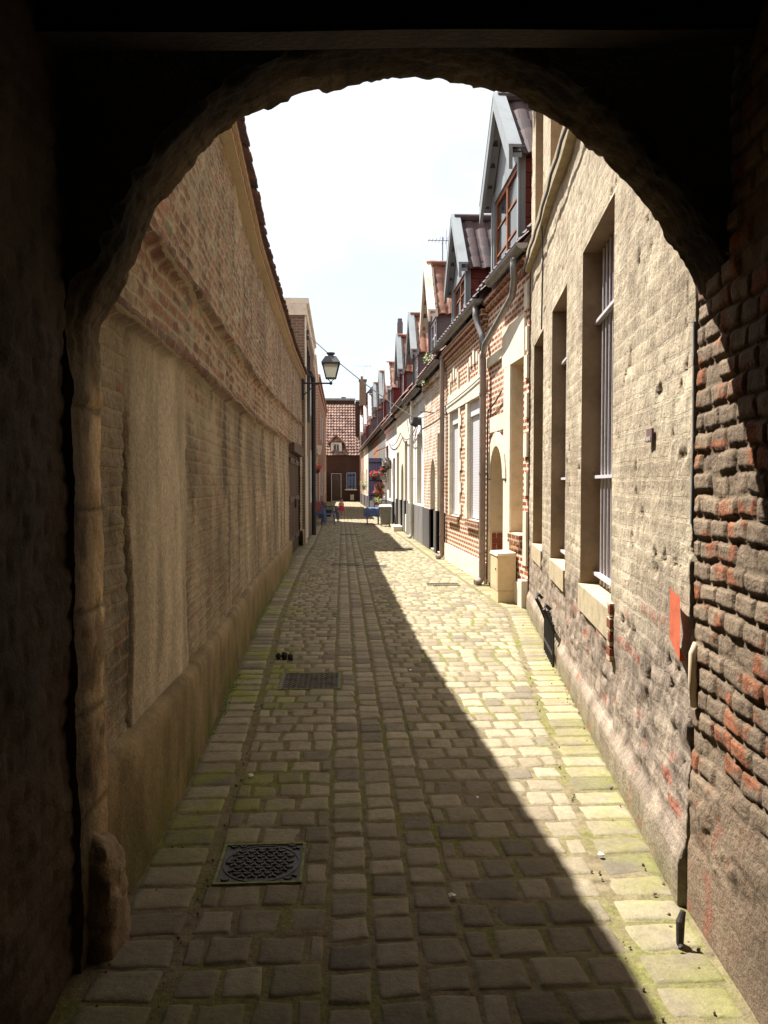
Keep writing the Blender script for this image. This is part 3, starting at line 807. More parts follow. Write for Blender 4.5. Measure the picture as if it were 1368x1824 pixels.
# ------------------------------------------------------------------ left wall
def make_left():
    root = empty('old_brick_barn', (-1.1, 12, 0), 'long old brick and plaster barn wall with brown double gate on the left', 'barn')
    YA, YB = 2.76, 21.2
    S = [YA]
    while S[-1] < YB: S.append(S[-1]+.014+.0055*(S[-1]-YA))
    G0, G1, GZ = 16.6, 20.3, 2.45
    S = np.array([q for q in S if min(abs(q-G0), abs(q-G1), abs(q-YB)) > .02 and q < YB]+[G0, G1, YB]); S.sort()
    Z = np.arange(.36, 4.5, .02); Z = np.array([q for q in Z if abs(q-GZ) > .008]+[GZ]); Z.sort()
    s1z = lambda y: 2.72+(y-3.4)/18.6*.48
    s2z = lambda y: 2.28+(y-3.)/13.6*.20
    pz = lambda y: np.interp(y, [2.8,3.4,4.3,6.4,8.5,16.6,22], [.58,.56,.54,.50,.48,.40,.38])
    def parts(Y, Zz):
        m, r1, r2 = bricks(Y+(fbm(Y, Zz, 3, 6)-.5)*.05, Zz+(fbm(Y+40, Zz, 3, 5)-.5)*.03, .22, .078, .014, .02)
        low = sstep(0, -.06, Zz-s2z(Y))
        wv = .12*(fbm(Y*0+2, Zz, 4, 2)-.5); smooth = low*sstep(3.28, 3.34, Y+wv*.2)*sstep(4.66, 4.54, Y+wv)
        return m, r1, r2, low, smooth
    def disp(Y, Zz):
        m, r1, r2, low, smo = parts(Y, Zz)
        d = m*(.004+.007*r2)+(fbm(Y, Zz, 4, 2)-.5)*.03+(terr(fbm(Y, Zz, 5, 8), 8)-.5)*.014
        d = d*(1-smo)+(.012+(fbm(Y, Zz, 2, 2)-.5)*.02)*smo
        for (f, h) in ((s1z, .045), (s2z, .05)):
            q = np.abs(Zz-f(Y)); n = fbm(Y, Zz*0+f(Y), 4, 3)
            d = d+(.045+.03*n)*sstep(h, h*.5, q+(.02*(n-.5)))
        crack = sstep(.03, .0, np.abs(Y-3.30+.03*np.sin(Zz*5)+.02*(fbm(Y*0, Zz, 3, 9)-.5)))*sstep(2.0,1.6,Zz)*low
        return d-.06*crack-.03
    def colr(Y, Zz):
        m, r1, r2, low, smo = parts(Y, Zz)
        n1 = fbm(Y*1.0, Zz*.45, 5, 2.2); n2 = fbm(Y+30, Zz, 5, 9); n3 = fbm(Y*.8+11, Zz, 4, 1.3)
        tan = lerp3(srgb(132,118,96), srgb(190,174,146), n1)
        red = lerp3(srgb(124,78,62), srgb(178,116,92), r2)
        isr = np.clip(sstep(.30,.52, n3*.7+n2*.5-.03)*(m > .3)*(r1 > .18), 0, 1)[...,None]
        Bz = tan*(1-isr*.85)+red*isr*.85
        Pl = lerp3(srgb(114,102,82), srgb(188,170,140), np.clip(n1*1.5-.25,0,1))
        rp = (sstep(.56,.66,n2)*(m>.5)*.55)[...,None]; Pl = Pl*(1-rp)+np.array(srgb(152,96,70)[:3])*rp
        stain = sstep(.5,.72, fbm(Y*2.2+60, Zz*.7, 4, 1.6))[...,None]
        Pl = Pl*(1-.55*stain)
        Bz = Bz*(1-.35*sstep(.48,.7, fbm(Y*3+20, Zz*.5, 5, 1.7)))[...,None]
        spk = sstep(.62,.7, fbm(Y*1.2, Zz*2.5, 4, 9))[...,None]; Bz = Bz*(1-spk*.5)+np.array(srgb(206,188,156)[:3])*spk*.5
        C = Bz*(1-low[...,None])+Pl*low[...,None]
        sm = lerp3(srgb(142,128,104), srgb(206,188,158), np.clip(fbm(Y*3, Zz*.5, 5, 2)*1.6-.3,0,1)); C = C*(1-smo[...,None])+sm*smo[...,None]
        for f in (s1z, s2z):
            q = sstep(.06, .02, np.abs(Zz-f(Y)))[...,None]*.7
            C = C*(1-q)+np.array(srgb(104,68,52)[:3])*q
        crack = (sstep(.045, .0, np.abs(Y-3.30+.03*np.sin(Zz*5)))*sstep(2.0,1.6,Zz)*low)[...,None]
        L_ = C.mean(-1, keepdims=True); C = (C*.82+L_*np.array([1.02,1.0,.95])*.18)*1.2
        al = (1-smo)*(.45+.5*(1-low))
        return np.concatenate([C*(1-.8*crack), al[...,None]], -1)
    attr_wall('wall', M_lwall, S, Z, lambda q: (xl_np(q)-.02, q), lambda q: (np.ones_like(q), q*0), disp, colr, root,
              lambda s, z: (s > G0) & (s < G1) & (z < GZ))
    # plinth
    ys = np.concatenate([np.arange(YA, 8, .04), np.arange(8, YB+.01, .15)]); prof = [(0,0),(0,.2),(0,.5),(0,.9),(0,1.0)]
    t = np.array([-.04,.1,.3,.5,.7,.85,.95,1.0,1.03,1.03])
    off = np.array([0,0,0,0,0,0,-.004,-.018,-.04,-.1])
    for (a, c) in ((YA, G0), (G1, YB)):
        yy = ys[(ys > a) & (ys < c)]; yy = np.r_[a, yy, c]
        Yg, Tg = np.meshgrid(yy, t, indexing='ij'); Og = np.meshgrid(yy, off, indexing='ij')[1]
        Zg = Tg*pz(Yg); Xg = xl_np(Yg)+.03*sstep(2.8,3.3,Yg)-.012+Og+(fbm(Yg, Zg*.3, 2, .9)-.5)*.02
        b = MB(); b.grid(np.stack([Xg, Yg, Zg], -1))
        n1 = fbm(Yg*2, Zg*.7, 4, 3)
        C = lerp3(srgb(118,102,76), srgb(160,140,104), n1)
        g = (sstep(.9, .0, Tg)*sstep(.3,.6,fbm(Yg+5, Zg, 4, 3))*.65*(Yg < 30))[...,None]
        C = C*(1-g)+np.array(srgb(92,98,34)[:3])*g
        st = (sstep(.5,.66, fbm(Yg*4, Zg*2, 5, 1.5))*.35)[...,None]; C = C*(1-st)
        C = np.concatenate([C*1.15, np.zeros(C.shape[:2]+(1,))], -1)
        b.build('plinth', M_rock, root, smooth=True, attr=C.reshape(-1,4))
    # gate
    b = MB(); xg = -1.13
    for k in range(2):
        a = G0+.05+k*1.82; c = a+1.78
        b = MB(); n = 11
        for i in range(n):
            y0 = a+(c-a)*i/n+.004; y1 = a+(c-a)*(i+1)/n-.004
            b.box(xg-.03, xg+.006*(i%2), y0, y1, .03, GZ-.18)
        for zz in (.3, 1.2, 2.05): b.box(xg, xg+.03, a+.03, c-.03, zz, zz+.12)
        gd = b.build('gate_leaf', M_brownwood, root)
        b = MB()
        for zz in (.34, 2.1):
            b = MB(); b.box(xg+.03, xg+.045, a+.02, a+.7, zz, zz+.05); b.build('strap_hinge', M_blackiron, gd)
        b = MB(); b.box(xg+.03, xg+.06, (a+c)/2+(.7 if k == 0 else -.78), (a+c)/2+(.78 if k == 0 else -.7), 1.05, 1.25)
        b.build('gate_latch', M_blackiron, gd)
    b = MB(); b.box(-1.25, -1.0, G0-.1, G1+.1, GZ-.16, GZ+.02); b.build('gate_lintel', M_brownwood, root)
    
    for q in (G0, G1-.03):
        b = MB(); b.box(-1.4, -1.14, q, q+.03, 0, GZ); b.build('gate_jamb', M_brickA, root)
    # eave: rafter board, courses of tiles
    b = MB(); yy = np.arange(YA-.3, YB, .5)
    for i in range(len(yy)-1):
        a, c = yy[i], yy[i+1]; xa, xc = XL(max(a,YA)), XL(max(c,YA))
        for (o0, o1, z0, z1) in ((-.3, .045, 4.36, 4.43), (-.3, .075, 4.433, 4.49)):
            b.hexa([(xa+o0,a,z0),(xa+o1,a,z0),(xc+o1,c,z0),(xc+o0,c,z0),(xa+o0,a,z1),(xa+o1,a,z1),(xc+o1,c,z1),(xc+o0,c,z1)])
    b.build('brick_cornice', M_brickA, root)
    for (zb, ov) in ((4.50, .13), (4.56, .10)):
        b = MB(); y = YA-.3
        while y < YB:
            w = .16; x = XL(max(y, YA))+ov+random.uniform(-.012, .012); j = random.uniform(-.008, .008)
            b.hexa([(x-.5,y+.004,zb+.25),(x,y+.004,zb+j),(x,y+w-.004,zb+j*.4),(x-.5,y+w-.004,zb+.25),(x-.5,y+.004,zb+.28),(x,y+.004,zb+.026+j),(x,y+w-.004,zb+.03),(x-.5,y+w-.004,zb+.28)])
            y += w
        b.build('eave_tiles', M_eave, root)
    b = MB()
    for i in range(len(yy)-1):
        a, c = yy[i], yy[i+1]; xa, xc = XL(max(a,YA))-.3, XL(max(c,YA))-.3
        b.quad((xa,a,4.70),(xc,c,4.70),(xc-3,c,6.0),(xa-3,a,6.0))
    b.build('roof', M_roof, root)
    b = MB(); b.box(-5.4, -1.42, YA, YB-.02, -.02, 4.4); b.build('barn_body', M_brickgrey, root)
make_left()

# ------------------------------------------------------------------ houses
def facade(b, xf, sg, ya, yb, z0, z1, ops, depth, mw=0, mr=1):
    """flat street wall with openings; sg=+1: house lies to +X. xf(y)=face plane."""
    ys = sorted(set([ya, yb]+[v for o in ops for v in (o[0], o[1])])); zs = sorted(set([z0, z1]+[v for o in ops for v in (o[2], o[3])]))
    def Q(p, q, r, s, m):
        b.quad(p, q, r, s, m)
    for i in range(len(ys)-1):
        for j in range(len(zs)-1):
            yc = (ys[i]+ys[i+1])/2; zc = (zs[j]+zs[j+1])/2
            if any(o[0] < yc < o[1] and o[2] < zc < o[3] for o in ops): continue
            a, c = ys[i], ys[i+1]; u, v = zs[j], zs[j+1]
            Q((xf(a),a,u),(xf(a),a,v),(xf(c),c,v),(xf(c),c,u), mw)
    for o in ops:
        a, c, u, v = o[:4]; arch = len(o) > 4 and o[4]
        xa, xc = xf(a), xf(c); da, dc = xa+sg*depth, xc+sg*depth
        r = (c-a)/2; ym = (a+c)/2; sp = v-r if arch else v
        Q((xa,a,u),(xa,a,sp),(da,a,sp),(da,a,u), mr); Q((xc,c,u),(dc,c,u),(dc,c,sp),(xc,c,sp), mr)
        Q((xa,a,u),(da,a,u),(dc,c,u),(xc,c,u), mr)
        if not arch: Q((xa,a,v),(xc,c,v),(dc,c,v),(da,a,v), mr)
        else:
            n = 12; pts = [(ym-r*math.cos(math.pi*k/n), sp+r*math.sin(math.pi*k/n)) for k in range(n+1)]
            for k in range(n):
                (y1, w1), (y2, w2) = pts[k], pts[k+1]
                Q((xf(y1),y1,w1),(xf(y2),y2,w2),(xf(y2)+sg*depth,y2,w2),(xf(y1)+sg*depth,y1,w1), mr)
                Q((xf(y1),y1,w1),(xf(y1),y1,v),(xf(y2),y2,v),(xf(y2),y2,w2), mw)
def slab(b, xf, sg, a, c, z0, z1, out, inn=.03, m=0):
    xa, xc = xf(a), xf(c)
    b.hexa([(xa-sg*out,a,z0),(xa+sg*inn,a,z0),(xc+sg*inn,c,z0),(xc-sg*out,c,z0),(xa-sg*out,a,z1),(xa+sg*inn,a,z1),(xc+sg*inn,c,z1),(xc-sg*out,c,z1)], m)
def window_part(root, xf, sg, a, c, z0, z1, dep, mat, panes=2, name='window'):
    b = MB(); w = .05; f = lambda y: xf(y)+sg*dep
    def s(a_, c_, u, v, t0=0, t1=.05): slab(b, lambda y: f(y), sg, a_, c_, u, v, t0, t1)
    s(a+.004, a+w, z0+.004, z1-.004); s(c-w, c-.004, z0+.004, z1-.004); s(a+w, c-w, z0+.004, z0+w+.01); s(a+w, c-w, z1-w, z1-.004)
    ym = (a+c)/2; s(ym-.03, ym+.03, z0+w+.01, z1-w, .01)
    n = panes
    for i in range(1, n):
        zz = z0+(z1-z0)*i/n
        s(a+w, ym-.03, zz-.012, zz+.012); s(ym+.03, c-w, zz-.012, zz+.012)
    o = b.build(name, mat, root)
    b = MB(); slab(b, lambda y: f(y)+sg*.04, sg, a+w, c-w, z0+w, z1-w, 0, .004); b.build('pane', M_glass, o)
    return o
def door_part(root, xf, sg, a, c, z0, z1, dep, mat):
    b = MB(); f = lambda y: xf(y)+sg*dep
    slab(b, f, sg, a+.004, c-.004, z0+.01, z1, 0, .05)
    for (u, v) in ((.12, .85), (.98, z1-z0-.15)):
        slab(b, f, sg, a+.12, (a+c)/2-.05, z0+u, z0+v, .014, 0); slab(b, f, sg, (a+c)/2+.05, c-.12, z0+u, z0+v, .014, 0)
    o = b.build('door', mat, root)
    b = MB(); b.tube([(f(a+.1)-sg*.06, a+.1, z0+1.0), (f(a+.1)-sg*.06, a+.22, z0+1.0)], .012, 8); b.tube([(f(a+.1)-sg*.06, a+.1, z0+1.0), (f(a+.1), a+.1, z0+1.0)], .012, 8)
    b.build('handle', M_iron, o)
def tiles(b, P, U, V, wu, wv, tu=.24, tv=.33, nu=6, amp=.026, m=0):
    P = Vector(P); U = Vector(U).normalized(); V = Vector(V).normalized(); N = U.cross(V).normalized()
    ku = max(1, round(wu/tu)); tu = wu/ku; kv = max(1, round(wv/tv)); tv = wv/kv
    us = np.linspace(0, wu, ku*nu+1); vs = []
    for r in range(kv): vs += [(r*tv, .05), ((r+1)*tv-.004, 0.0)]
    G = np.zeros((len(us), len(vs), 3))
    for i, u in enumerate(us):
        ph = (u/tu)%1; h = amp*max(-.25, math.sin(ph*2*math.pi))
        for j, (v, st) in enumerate(vs):
            q = P+U*float(u)+V*float(v)+N*(h+st); G[i, j] = q
    b.grid(G, m=m)
    # eave thickness
    for i in range(len(us)-1):
        a, c = G[i,0], G[i+1,0]; n = np.array(N)*.03
        b.quad(a, c, c-n, a-n, m)
def dormer(root, xf, yc, w, zb, ze, za, depth, tile, cheek, board, frame, winmat=None, over=.20, bw=.15):
    """gabled roof dormer facing the street (-X)."""
    x0 = xf(yc)+.06; h = w/2
    b = MB(); t = .11                                # front frame
    b.box(x0, x0+.09, yc-h, yc-h+t, zb, ze); b.box(x0, x0+.09, yc+h-t, yc+h, zb, ze)
    b.box(x0, x0+.09, yc-h+t, yc+h-t, ze-.16, ze); b.box(x0-.03, x0+.09, yc-h+t, yc+h-t, zb, zb+.18)
    b.poly([(x0+.01,yc-h,ze),(x0+.01,yc,za-.08),(x0+.01,yc+h,ze)]); 
    for s in (-1, 1):
        b.box(x0-.02, x0, yc+s*h-.04, yc+s*h+.04, zb, ze-.02)
    d = b.build('dormer', frame, root)
    for s in (-1, 1):
        b = MB(); y = yc+s*(h-.015)
        b.hexa([(x0+.09,y-.015,zb),(x0+depth,y-.015,zb),(x0+depth,y+.015,zb),(x0+.09,y+.015,zb),(x0+.09,y-.015,ze),(x0+depth,y-.015,ze),(x0+depth,y+.015,ze),(x0+.09,y+.015,ze)])
        b.build('dormer_cheek', cheek, d)
    b = MB(); eo = .16; sl = (za-ze)/h; zl = ze-sl*eo; yl = h+eo
    L = math.hypot(yl, za-zl)
    xo = x0-over
    tiles(b, (xo+depth+over, yc-yl, zl+.05), (-1,0,0), (0, yl, za-zl), depth+over-.02, L)
    tiles(b, (xo+.02, yc+yl, zl+.05), (1,0,0), (0, -yl, za-zl), depth+over-.02, L)
    b.tube([(xo+.03, yc, za+.075), (xo+depth+over, yc, za+.075)], .075, 10)
    b.build('dormer_roof', tile, d, smooth=False)
    b = MB()
    for s in (-1, 1):
        A = Vector((xo, yc+s*yl*1.03, zl-.02)); B = Vector((xo, yc, za+.09))
        b.hexa([(xo-.03,A.y,A.z-bw),(xo+.02,A.y,A.z-bw),(xo+.02,B.y,B.z-bw),(xo-.03,B.y,B.z-bw),(xo-.03,A.y,A.z+.09),(xo+.02,A.y,A.z+.09),(xo+.02,B.y,B.z+.03),(xo-.03,B.y,B.z+.03)] if s < 0 else
               [(xo-.03,B.y,B.z-bw),(xo+.02,B.y,B.z-bw),(xo+.02,A.y,A.z-bw),(xo-.03,A.y,A.z-bw),(xo-.03,B.y,B.z+.03),(xo+.02,B.y,B.z+.03),(xo+.02,A.y,A.z+.09),(xo-.03,A.y,A.z+.09)])
        # soffit boards and verge cap lying along the tile edge
        b.hexa([(xo+.02,yc+s*yl,zl-.05),(x0,yc+s*yl,zl-.05),(x0,yc,za-.03),(xo+.02,yc,za-.03),(xo+.02,yc+s*yl,zl+.0),(x0,yc+s*yl,zl+.0),(x0,yc,za+.02),(xo+.02,yc,za+.02)])
        b.hexa([(xo-.035,yc+s*yl*1.03,zl+.07),(xo+.14,yc+s*yl*1.03,zl+.07),(xo+.14,yc,za+.09),(xo-.035,yc,za+.09),(xo-.035,yc+s*yl*1.03,zl+.11),(xo+.14,yc+s*yl*1.03,zl+.11),(xo+.14,yc,za+.15),(xo-.035,yc,za+.15)])
    b.build('bargeboard', board, d)
    b = MB(); wm = 0
    a, c, u, v = yc-h+t, yc+h-t, zb+.18, ze-.16; xw = x0+.05
    f = lambda y: xw
    for (p, q, r, s_) in ((a,a+.05,u,v),(c-.05,c,u,v),(a+.05,c-.05,u,u+.06),(a+.05,c-.05,v-.06,v),(yc-.03,yc+.03,u+.06,v-.06)):
        b.box(xw-.02, xw+.03, p, q, r, s_, 0)
    for i in (1, 2):
        zz = u+(v-u)*i/3; b.box(xw-.01, xw+.02, a+.05, yc-.03, zz-.015, zz+.015); b.box(xw-.01, xw+.02, yc+.03, c-.05, zz-.015, zz+.015)
    b.box(xw+.006, xw+.01, a+.05, c-.05, u+.06, v-.06, 1)
    b.build('dormer_window', [winmat or M_oak, M_glass], d)
    return d
def gutter(root, xf, a, c, z, out=.12, r=.065, mat=None, name='gutter'):
    b = MB(); n = 8; ya = [a, (a+c)/2, c]; pts = []
    G = np.zeros((3, n+1, 3))
    for i, y in enumerate(ya):
        for k in range(n+1):
            an = math.pi+math.pi*k/n
            G[i, k] = (xf(y)-out+r*math.cos(an), y, z+r*math.sin(an))
    b.grid(G); b.grid(G*1.0+np.array([0,0,-.004]), flip=True)
    for y in (a, c):
        b.poly([(xf(y)-out+r*math.cos(math.pi+math.pi*k/n), y, z+r*math.sin(math.pi+math.pi*k/n)) for k in range(n+1)])
        b.tube([(xf(y)-out-r, y, z), (xf(y)-out-r, y+(.02 if y==a else -.02), z)], .009, 6)
    b.tube([(xf(a)-out-r, a, z), (xf(c)-out-r, c, z)], .009, 6)
    k = a+.3
    while k < c:
        b.box(xf(k)-out-r, xf(k)+.02, k, k+.025, z-.012, z-.002); k += .8
    return b.build(name, mat or M_zinc, root)
def pipe(root, xf, y, z1, z0, mat, r=.05, out=.09, foot=True, name='downpipe'):
    b = MB(); x = xf(y)-out
    pts = [(x, y, z1), (x, y, z0+.16)]
    if foot: pts += [(x-.01, y, z0+.10), (x-.05, y-.02, z0+.05), (x-.12, y-.04, z0+.04)]
    b.tube(pts, r, 12)
    z = z0+.5
    while z < z1:
        b.tube([(x, y, z), (x, y, z+.03)], r+.008, 12); b.box(x, xf(y)+.01, y-.012, y+.012, z+.005, z+.02); z += 1.25
    return b.build(name, mat, root, smooth=False)
def mainroof(root, xf, a, c, ze, mat, pitch=50, run=2.9, over=.16):
    b = MB(); xa, xc = xf(a), xf(c); t = math.tan(math.radians(pitch))
    x0 = (xa+xc)/2-over
    L = run/math.cos(math.radians(pitch))
    d = Vector((xc-xa, c-a, 0)); dl = d.length
    V = Vector((1, 0, t)); U = -d
    tiles(b, (xc-over, c, ze), U, V, dl, L, tu=.26, tv=.34, nu=4)
    zr = ze+run*t
    b.quad((xa-over+run,a,zr-.02),(xc-over+run,c,zr-.02),(xc-over+2*run+.3,c,ze),(xa-over+2*run+.3,a,ze))
    b.poly([(xa-over,a,ze-.02),(xa-over+run,a,zr-.02),(xa-over+2*run+.3,a,ze-.02)]); b.poly([(xc-over,c,ze-.02),(xc-over+run,c,zr-.02),(xc-over+2*run+.3,c,ze-.02)])
    b.tube([(xa-over+run,a,zr+.02),(xc-over+run,c,zr+.02)], .08, 8)
    return b.build('roof', mat, root)
def backbox(root, xf, a, c, z1, mat):
    b = MB(); d = .4; xa, xc = xf(a), xf(c)
    b.hexa([(xa+d,a,-.02),(xa+5.8,a,-.02),(xc+5.8,c,-.02),(xc+d,c,-.02),(xa+d,a,z1),(xa+5.8,a,z1),(xc+5.8,c,z1),(xc+d,c,z1)])
    b.quad((xa,a,0),(xa+d,a,0),(xa+d,a,z1),(xa,a,z1)); b.quad((xc,c,0),(xc,c,z1),(xc+d,c,z1),(xc+d,c,0))
    b.build('house_body', mat, root)

XH = lambda y: 2.6-.024*y            # plane of the first brick houses
# ---- house 1: brick and white stone, arched doorway
def house1():
    a, c = 9.9, 12.40; root = empty('row_house', (2.4, 11.1, 0), 'brick and white stone row house with arched doorway behind the cream cabinet', 'house')
    b = MB(); win = (10.17,10.80,.93,3.24); door = (11.2,12.18,.05,2.17,True)
    facade(b, XH, 1, a, c, 0, 4.5, [win, door], .32)
    b.build('wall', [M_brickred, M_jstone], root)
    backbox(root, XH, a, c, 4.45, M_brickgrey)
    b = MB()
    e = .028
    slab(b, XH, 1, 10.80, 11.19, .95, 3.24, e, .0); slab(b, XH, 1, 10.62+.2, 11.19, .0, .95, e, 0)
    slab(b, XH, 1, 10.05, 11.3, 3.245, 3.80, e); slab(b, XH, 1, 11.3, 12.38, 3.42, 3.56, e+.01)
    slab(b, XH, 1, 12.185, 12.26, .05, 1.66, e, 0)
    n = 12; ym, r, sp = 11.69, .49, 1.68          # arch surround
    for k in range(n):
        t0, t1 = math.pi*k/n, math.pi*(k+1)/n
        p = lambda t, rr, o: (XH(ym)-o, ym-rr*math.cos(t), sp+rr*math.sin(t))
        r2 = .70 if True else .6
        q = [p(t0,r,0),p(t0,r2,0),p(t1,r2,0),p(t1,r,0),p(t0,r,e),p(t0,r2,e),p(t1,r2,e),p(t1,r,e)]
        b.hexa(q)
    slab(b, XH, 1, 11.192, 12.18, 2.39, 2.62, e-.004, 0)
    for (z0, z1, wd) in ((.55,1.25,.26),(1.45,1.75,.18),(1.95,2.25,.26),(2.45,2.75,.18),(2.95,3.24,.24),(3.3,3.6,.14),(3.82,4.15,.26)):
        slab(b, XH, 1, a+.002, a+wd*.62, z0, z1, e, 0)
    b.build('stone_dressing', M_stone, root)
    b = MB(); slab(b, XH, 1, a+.002, a+.2, 0, .36, .08, 0); slab(b, XH, 1, 10.2, 11.19, 0, .3, .05, 0)
    b.build('stone_base', M_stone, root)
    # joints in the window reveal, brick sill
    b = MB()
    for i in range(13): slab(b, XH, 1, 10.17+i*.05, 10.17+i*.05+.044, .80, .925, .05+.004*(i%2), .28)
    b.build('sill', M_brickA, root)
    window_part(root, XH, 1, 10.17, 10.80, .93, 3.24, .26, M_oak, 3)
    door_part(root, XH, 1, 11.2, 12.18, .05, 1.68, .27, M_brownwood)
    b = MB()
    n = 12; pts = [(XH(11.69)+.27, 11.69-.49*math.cos(math.pi*k/n), 1.685+.49*math.sin(math.pi*k/n)) for k in range(n+1)]
    b.poly(pts); b.build('fanlight', M_glass, root)
    b = MB()                                    # brick panel low in the far jamb + grey stone
    for r_ in range(9):
        off = .0 if r_ % 2 else .09
        x = XH(12.1)+.02
        for (p, q) in ((0,.17),(.18,.24)) if r_ % 2 else ((0,.07),(.08,.24)):
            b.box(x+p+.008, x+q, 12.155, 12.18, .08+r_*.085, .15+r_*.085)
    b.build('jamb_brickwork', M_brickdk2, root)
    b = MB(); b.tube([(XH(11.02)-.03, 11.02+.02*math.sin(k), 1.62+k*.02) for k in range(7)], .009, 6)
    b.build('house_number', M_blackiron, root)
    g = gutter(root, XH, a-.28, c-.9, 4.55, .17, .075)
    b = MB()                                     # swan-neck and sloping pipe from the gutter to the shared downpipe
    x0 = XH(10.0)-.17
    b.tube([(x0,10.05,4.5),(x0,10.05,4.36),(x0+.02,10.1,4.22),(x0+.05,10.35,4.08),(XH(11)-.13,11.1,3.9),(XH(12)-.13,12.0,3.74),(XH(12.3)-.10,12.28,3.62),(XH(12.3)-.1,12.3,3.5)], .045, 12)
    b.build('swan_neck', M_zinc, root, smooth=True)
    pipe(root, XH, 12.30, 3.55, 0, M_brownpipe, .052, .10)
    mainroof(root, XH, a+.0, c-.01, 4.58, M_tile1)
    dormer(root, XH, 11.55, 1.85, 4.55, 6.15, 7.15, 1.9, M_tile1, M_redcheek, M_zincl, M_zincl, M_oak, over=.15, bw=.2)
    b = MB(); z = 4.36
    slab(b, XH, 1, a, c, 4.30, 4.40, .05, 0); slab(b, XH, 1, a, c, 4.403, 4.48, .09, 0); b.build('brick_cornice', M_brickA, root)
M_brickdk2 = plain('bare_red_brick', srgb(140,72,56), .9, .25, 30, .5, .004)
house1()
# ---- house 2
def house2():
    a, c = 12.42, 16.68; root = empty('row_house', (2.3, 14.5, 0), 'red brick row house with two white roller shutters and white stone bands', 'house')
    W1 = (12.93,14.08,.97,3.06); W2 = (15.02,16.06,.97,3.06)
    b = MB(); facade(b, XH, 1, a, c, 0, 4.42, [W1, W2], .16); b.build('wall', [M_brickred, M_stone], root)
    backbox(root, XH, a, c, 4.4, M_brickgrey)
    b = MB(); e = .03
    slab(b, XH, 1, 12.75, 16.3, 3.065, 3.40, e)
    for (p, q) in ((14.085,14.26),(14.86,15.015),(16.065,16.2)):
        slab(b, XH, 1, p, q, .97, 3.06, e-.008, 0)
    k = 0
    for z in np.arange(1.0, 2.9, .42):
        slab(b, XH, 1, 14.262, 14.40, z, z+.2, e-.006, 0); slab(b, XH, 1, 14.72, 14.858, z+.02, z+.22, e-.006, 0)
    slab(b, XH, 1, 12.42, 12.74, 3.12, 3.26, e-.004); slab(b, XH, 1, 16.31, 16.66, 3.12, 3.26, e-.004)
    for yc in (13.5, 15.55):
        for d in (-.3, 0, .3):
            slab(b, XH, 1, yc+d-.07, yc+d+.07, 3.66, 3.66+.27-.1*abs(d)/.3, e, 0)
        slab(b, XH, 1, yc-.55, yc-.45, 3.402, 3.75, e, 0); slab(b, XH, 1, yc+.45, yc+.55, 3.402, 3.75, e, 0)
    b.build('stone_dressing', M_stone, root)
    b = MB(); slab(b, XH, 1, a, c, 0, .34, .05, 0); b.build('stone_base', M_stone, root)
    for w in (W1, W2):
        b = MB()
        for i in range(14): slab(b, XH, 1, w[0]-.05+i*.088, w[0]-.05+i*.088+.08, .83, .965, .05+.004*(i%2), .1)
        b.build('sill', M_brickA, root)
        b = MB(); f = lambda y: XH(y)+.07
        slab(b, f, 1, w[0]+.05, w[1]-.05, .99, 2.80, 0, .02, 0)
        slab(b, f, 1, w[0]+.004, w[0]+.05, .972, 3.055, .025, .03, 1); slab(b, f, 1, w[1]-.05, w[1]-.004, .972, 3.055, .025, .03, 1)
        slab(b, f, 1, w[0]+.05, w[1]-.05, 2.80, 3.055, .035, .03, 1)
        b.build('roller_shutter', [M_slats, M_shut], root)
    gutter(root, XH, a-.1, c+.6, 4.50, .17, .07)
    b = MB(); slab(b, XH, 1, a, c, 4.06, 4.16, .04, 0); slab(b, XH, 1, a, c, 4.163, 4.26, .07, 0); slab(b, XH, 1, a, c, 4.263, 4.37, .11, 0)
    b.build('brick_cornice', M_brickA, root)
    b = MB(); x = XH(12.5)-.17
    b.tube([(x,12.55,4.45),(x,12.55,4.28),(x+.03,12.5,4.12),(x+.07,12.38,3.95),(XH(12.3)-.1,12.31,3.7)], .05, 12); b.build('swan_neck', M_zinc, root, smooth=True)
    pipe(root, XH, 16.62, 4.3, 0, M_brownpipe, .05, .09)
    mainroof(root, XH, a, c-.01, 4.55, M_tile1)
    dormer(root, XH, 15.45, 1.75, 4.5, 5.72, 6.72, 2.0, M_tile1, M_redcheek, M_zincl, M_zincl, M_oak, over=.13)
house2()
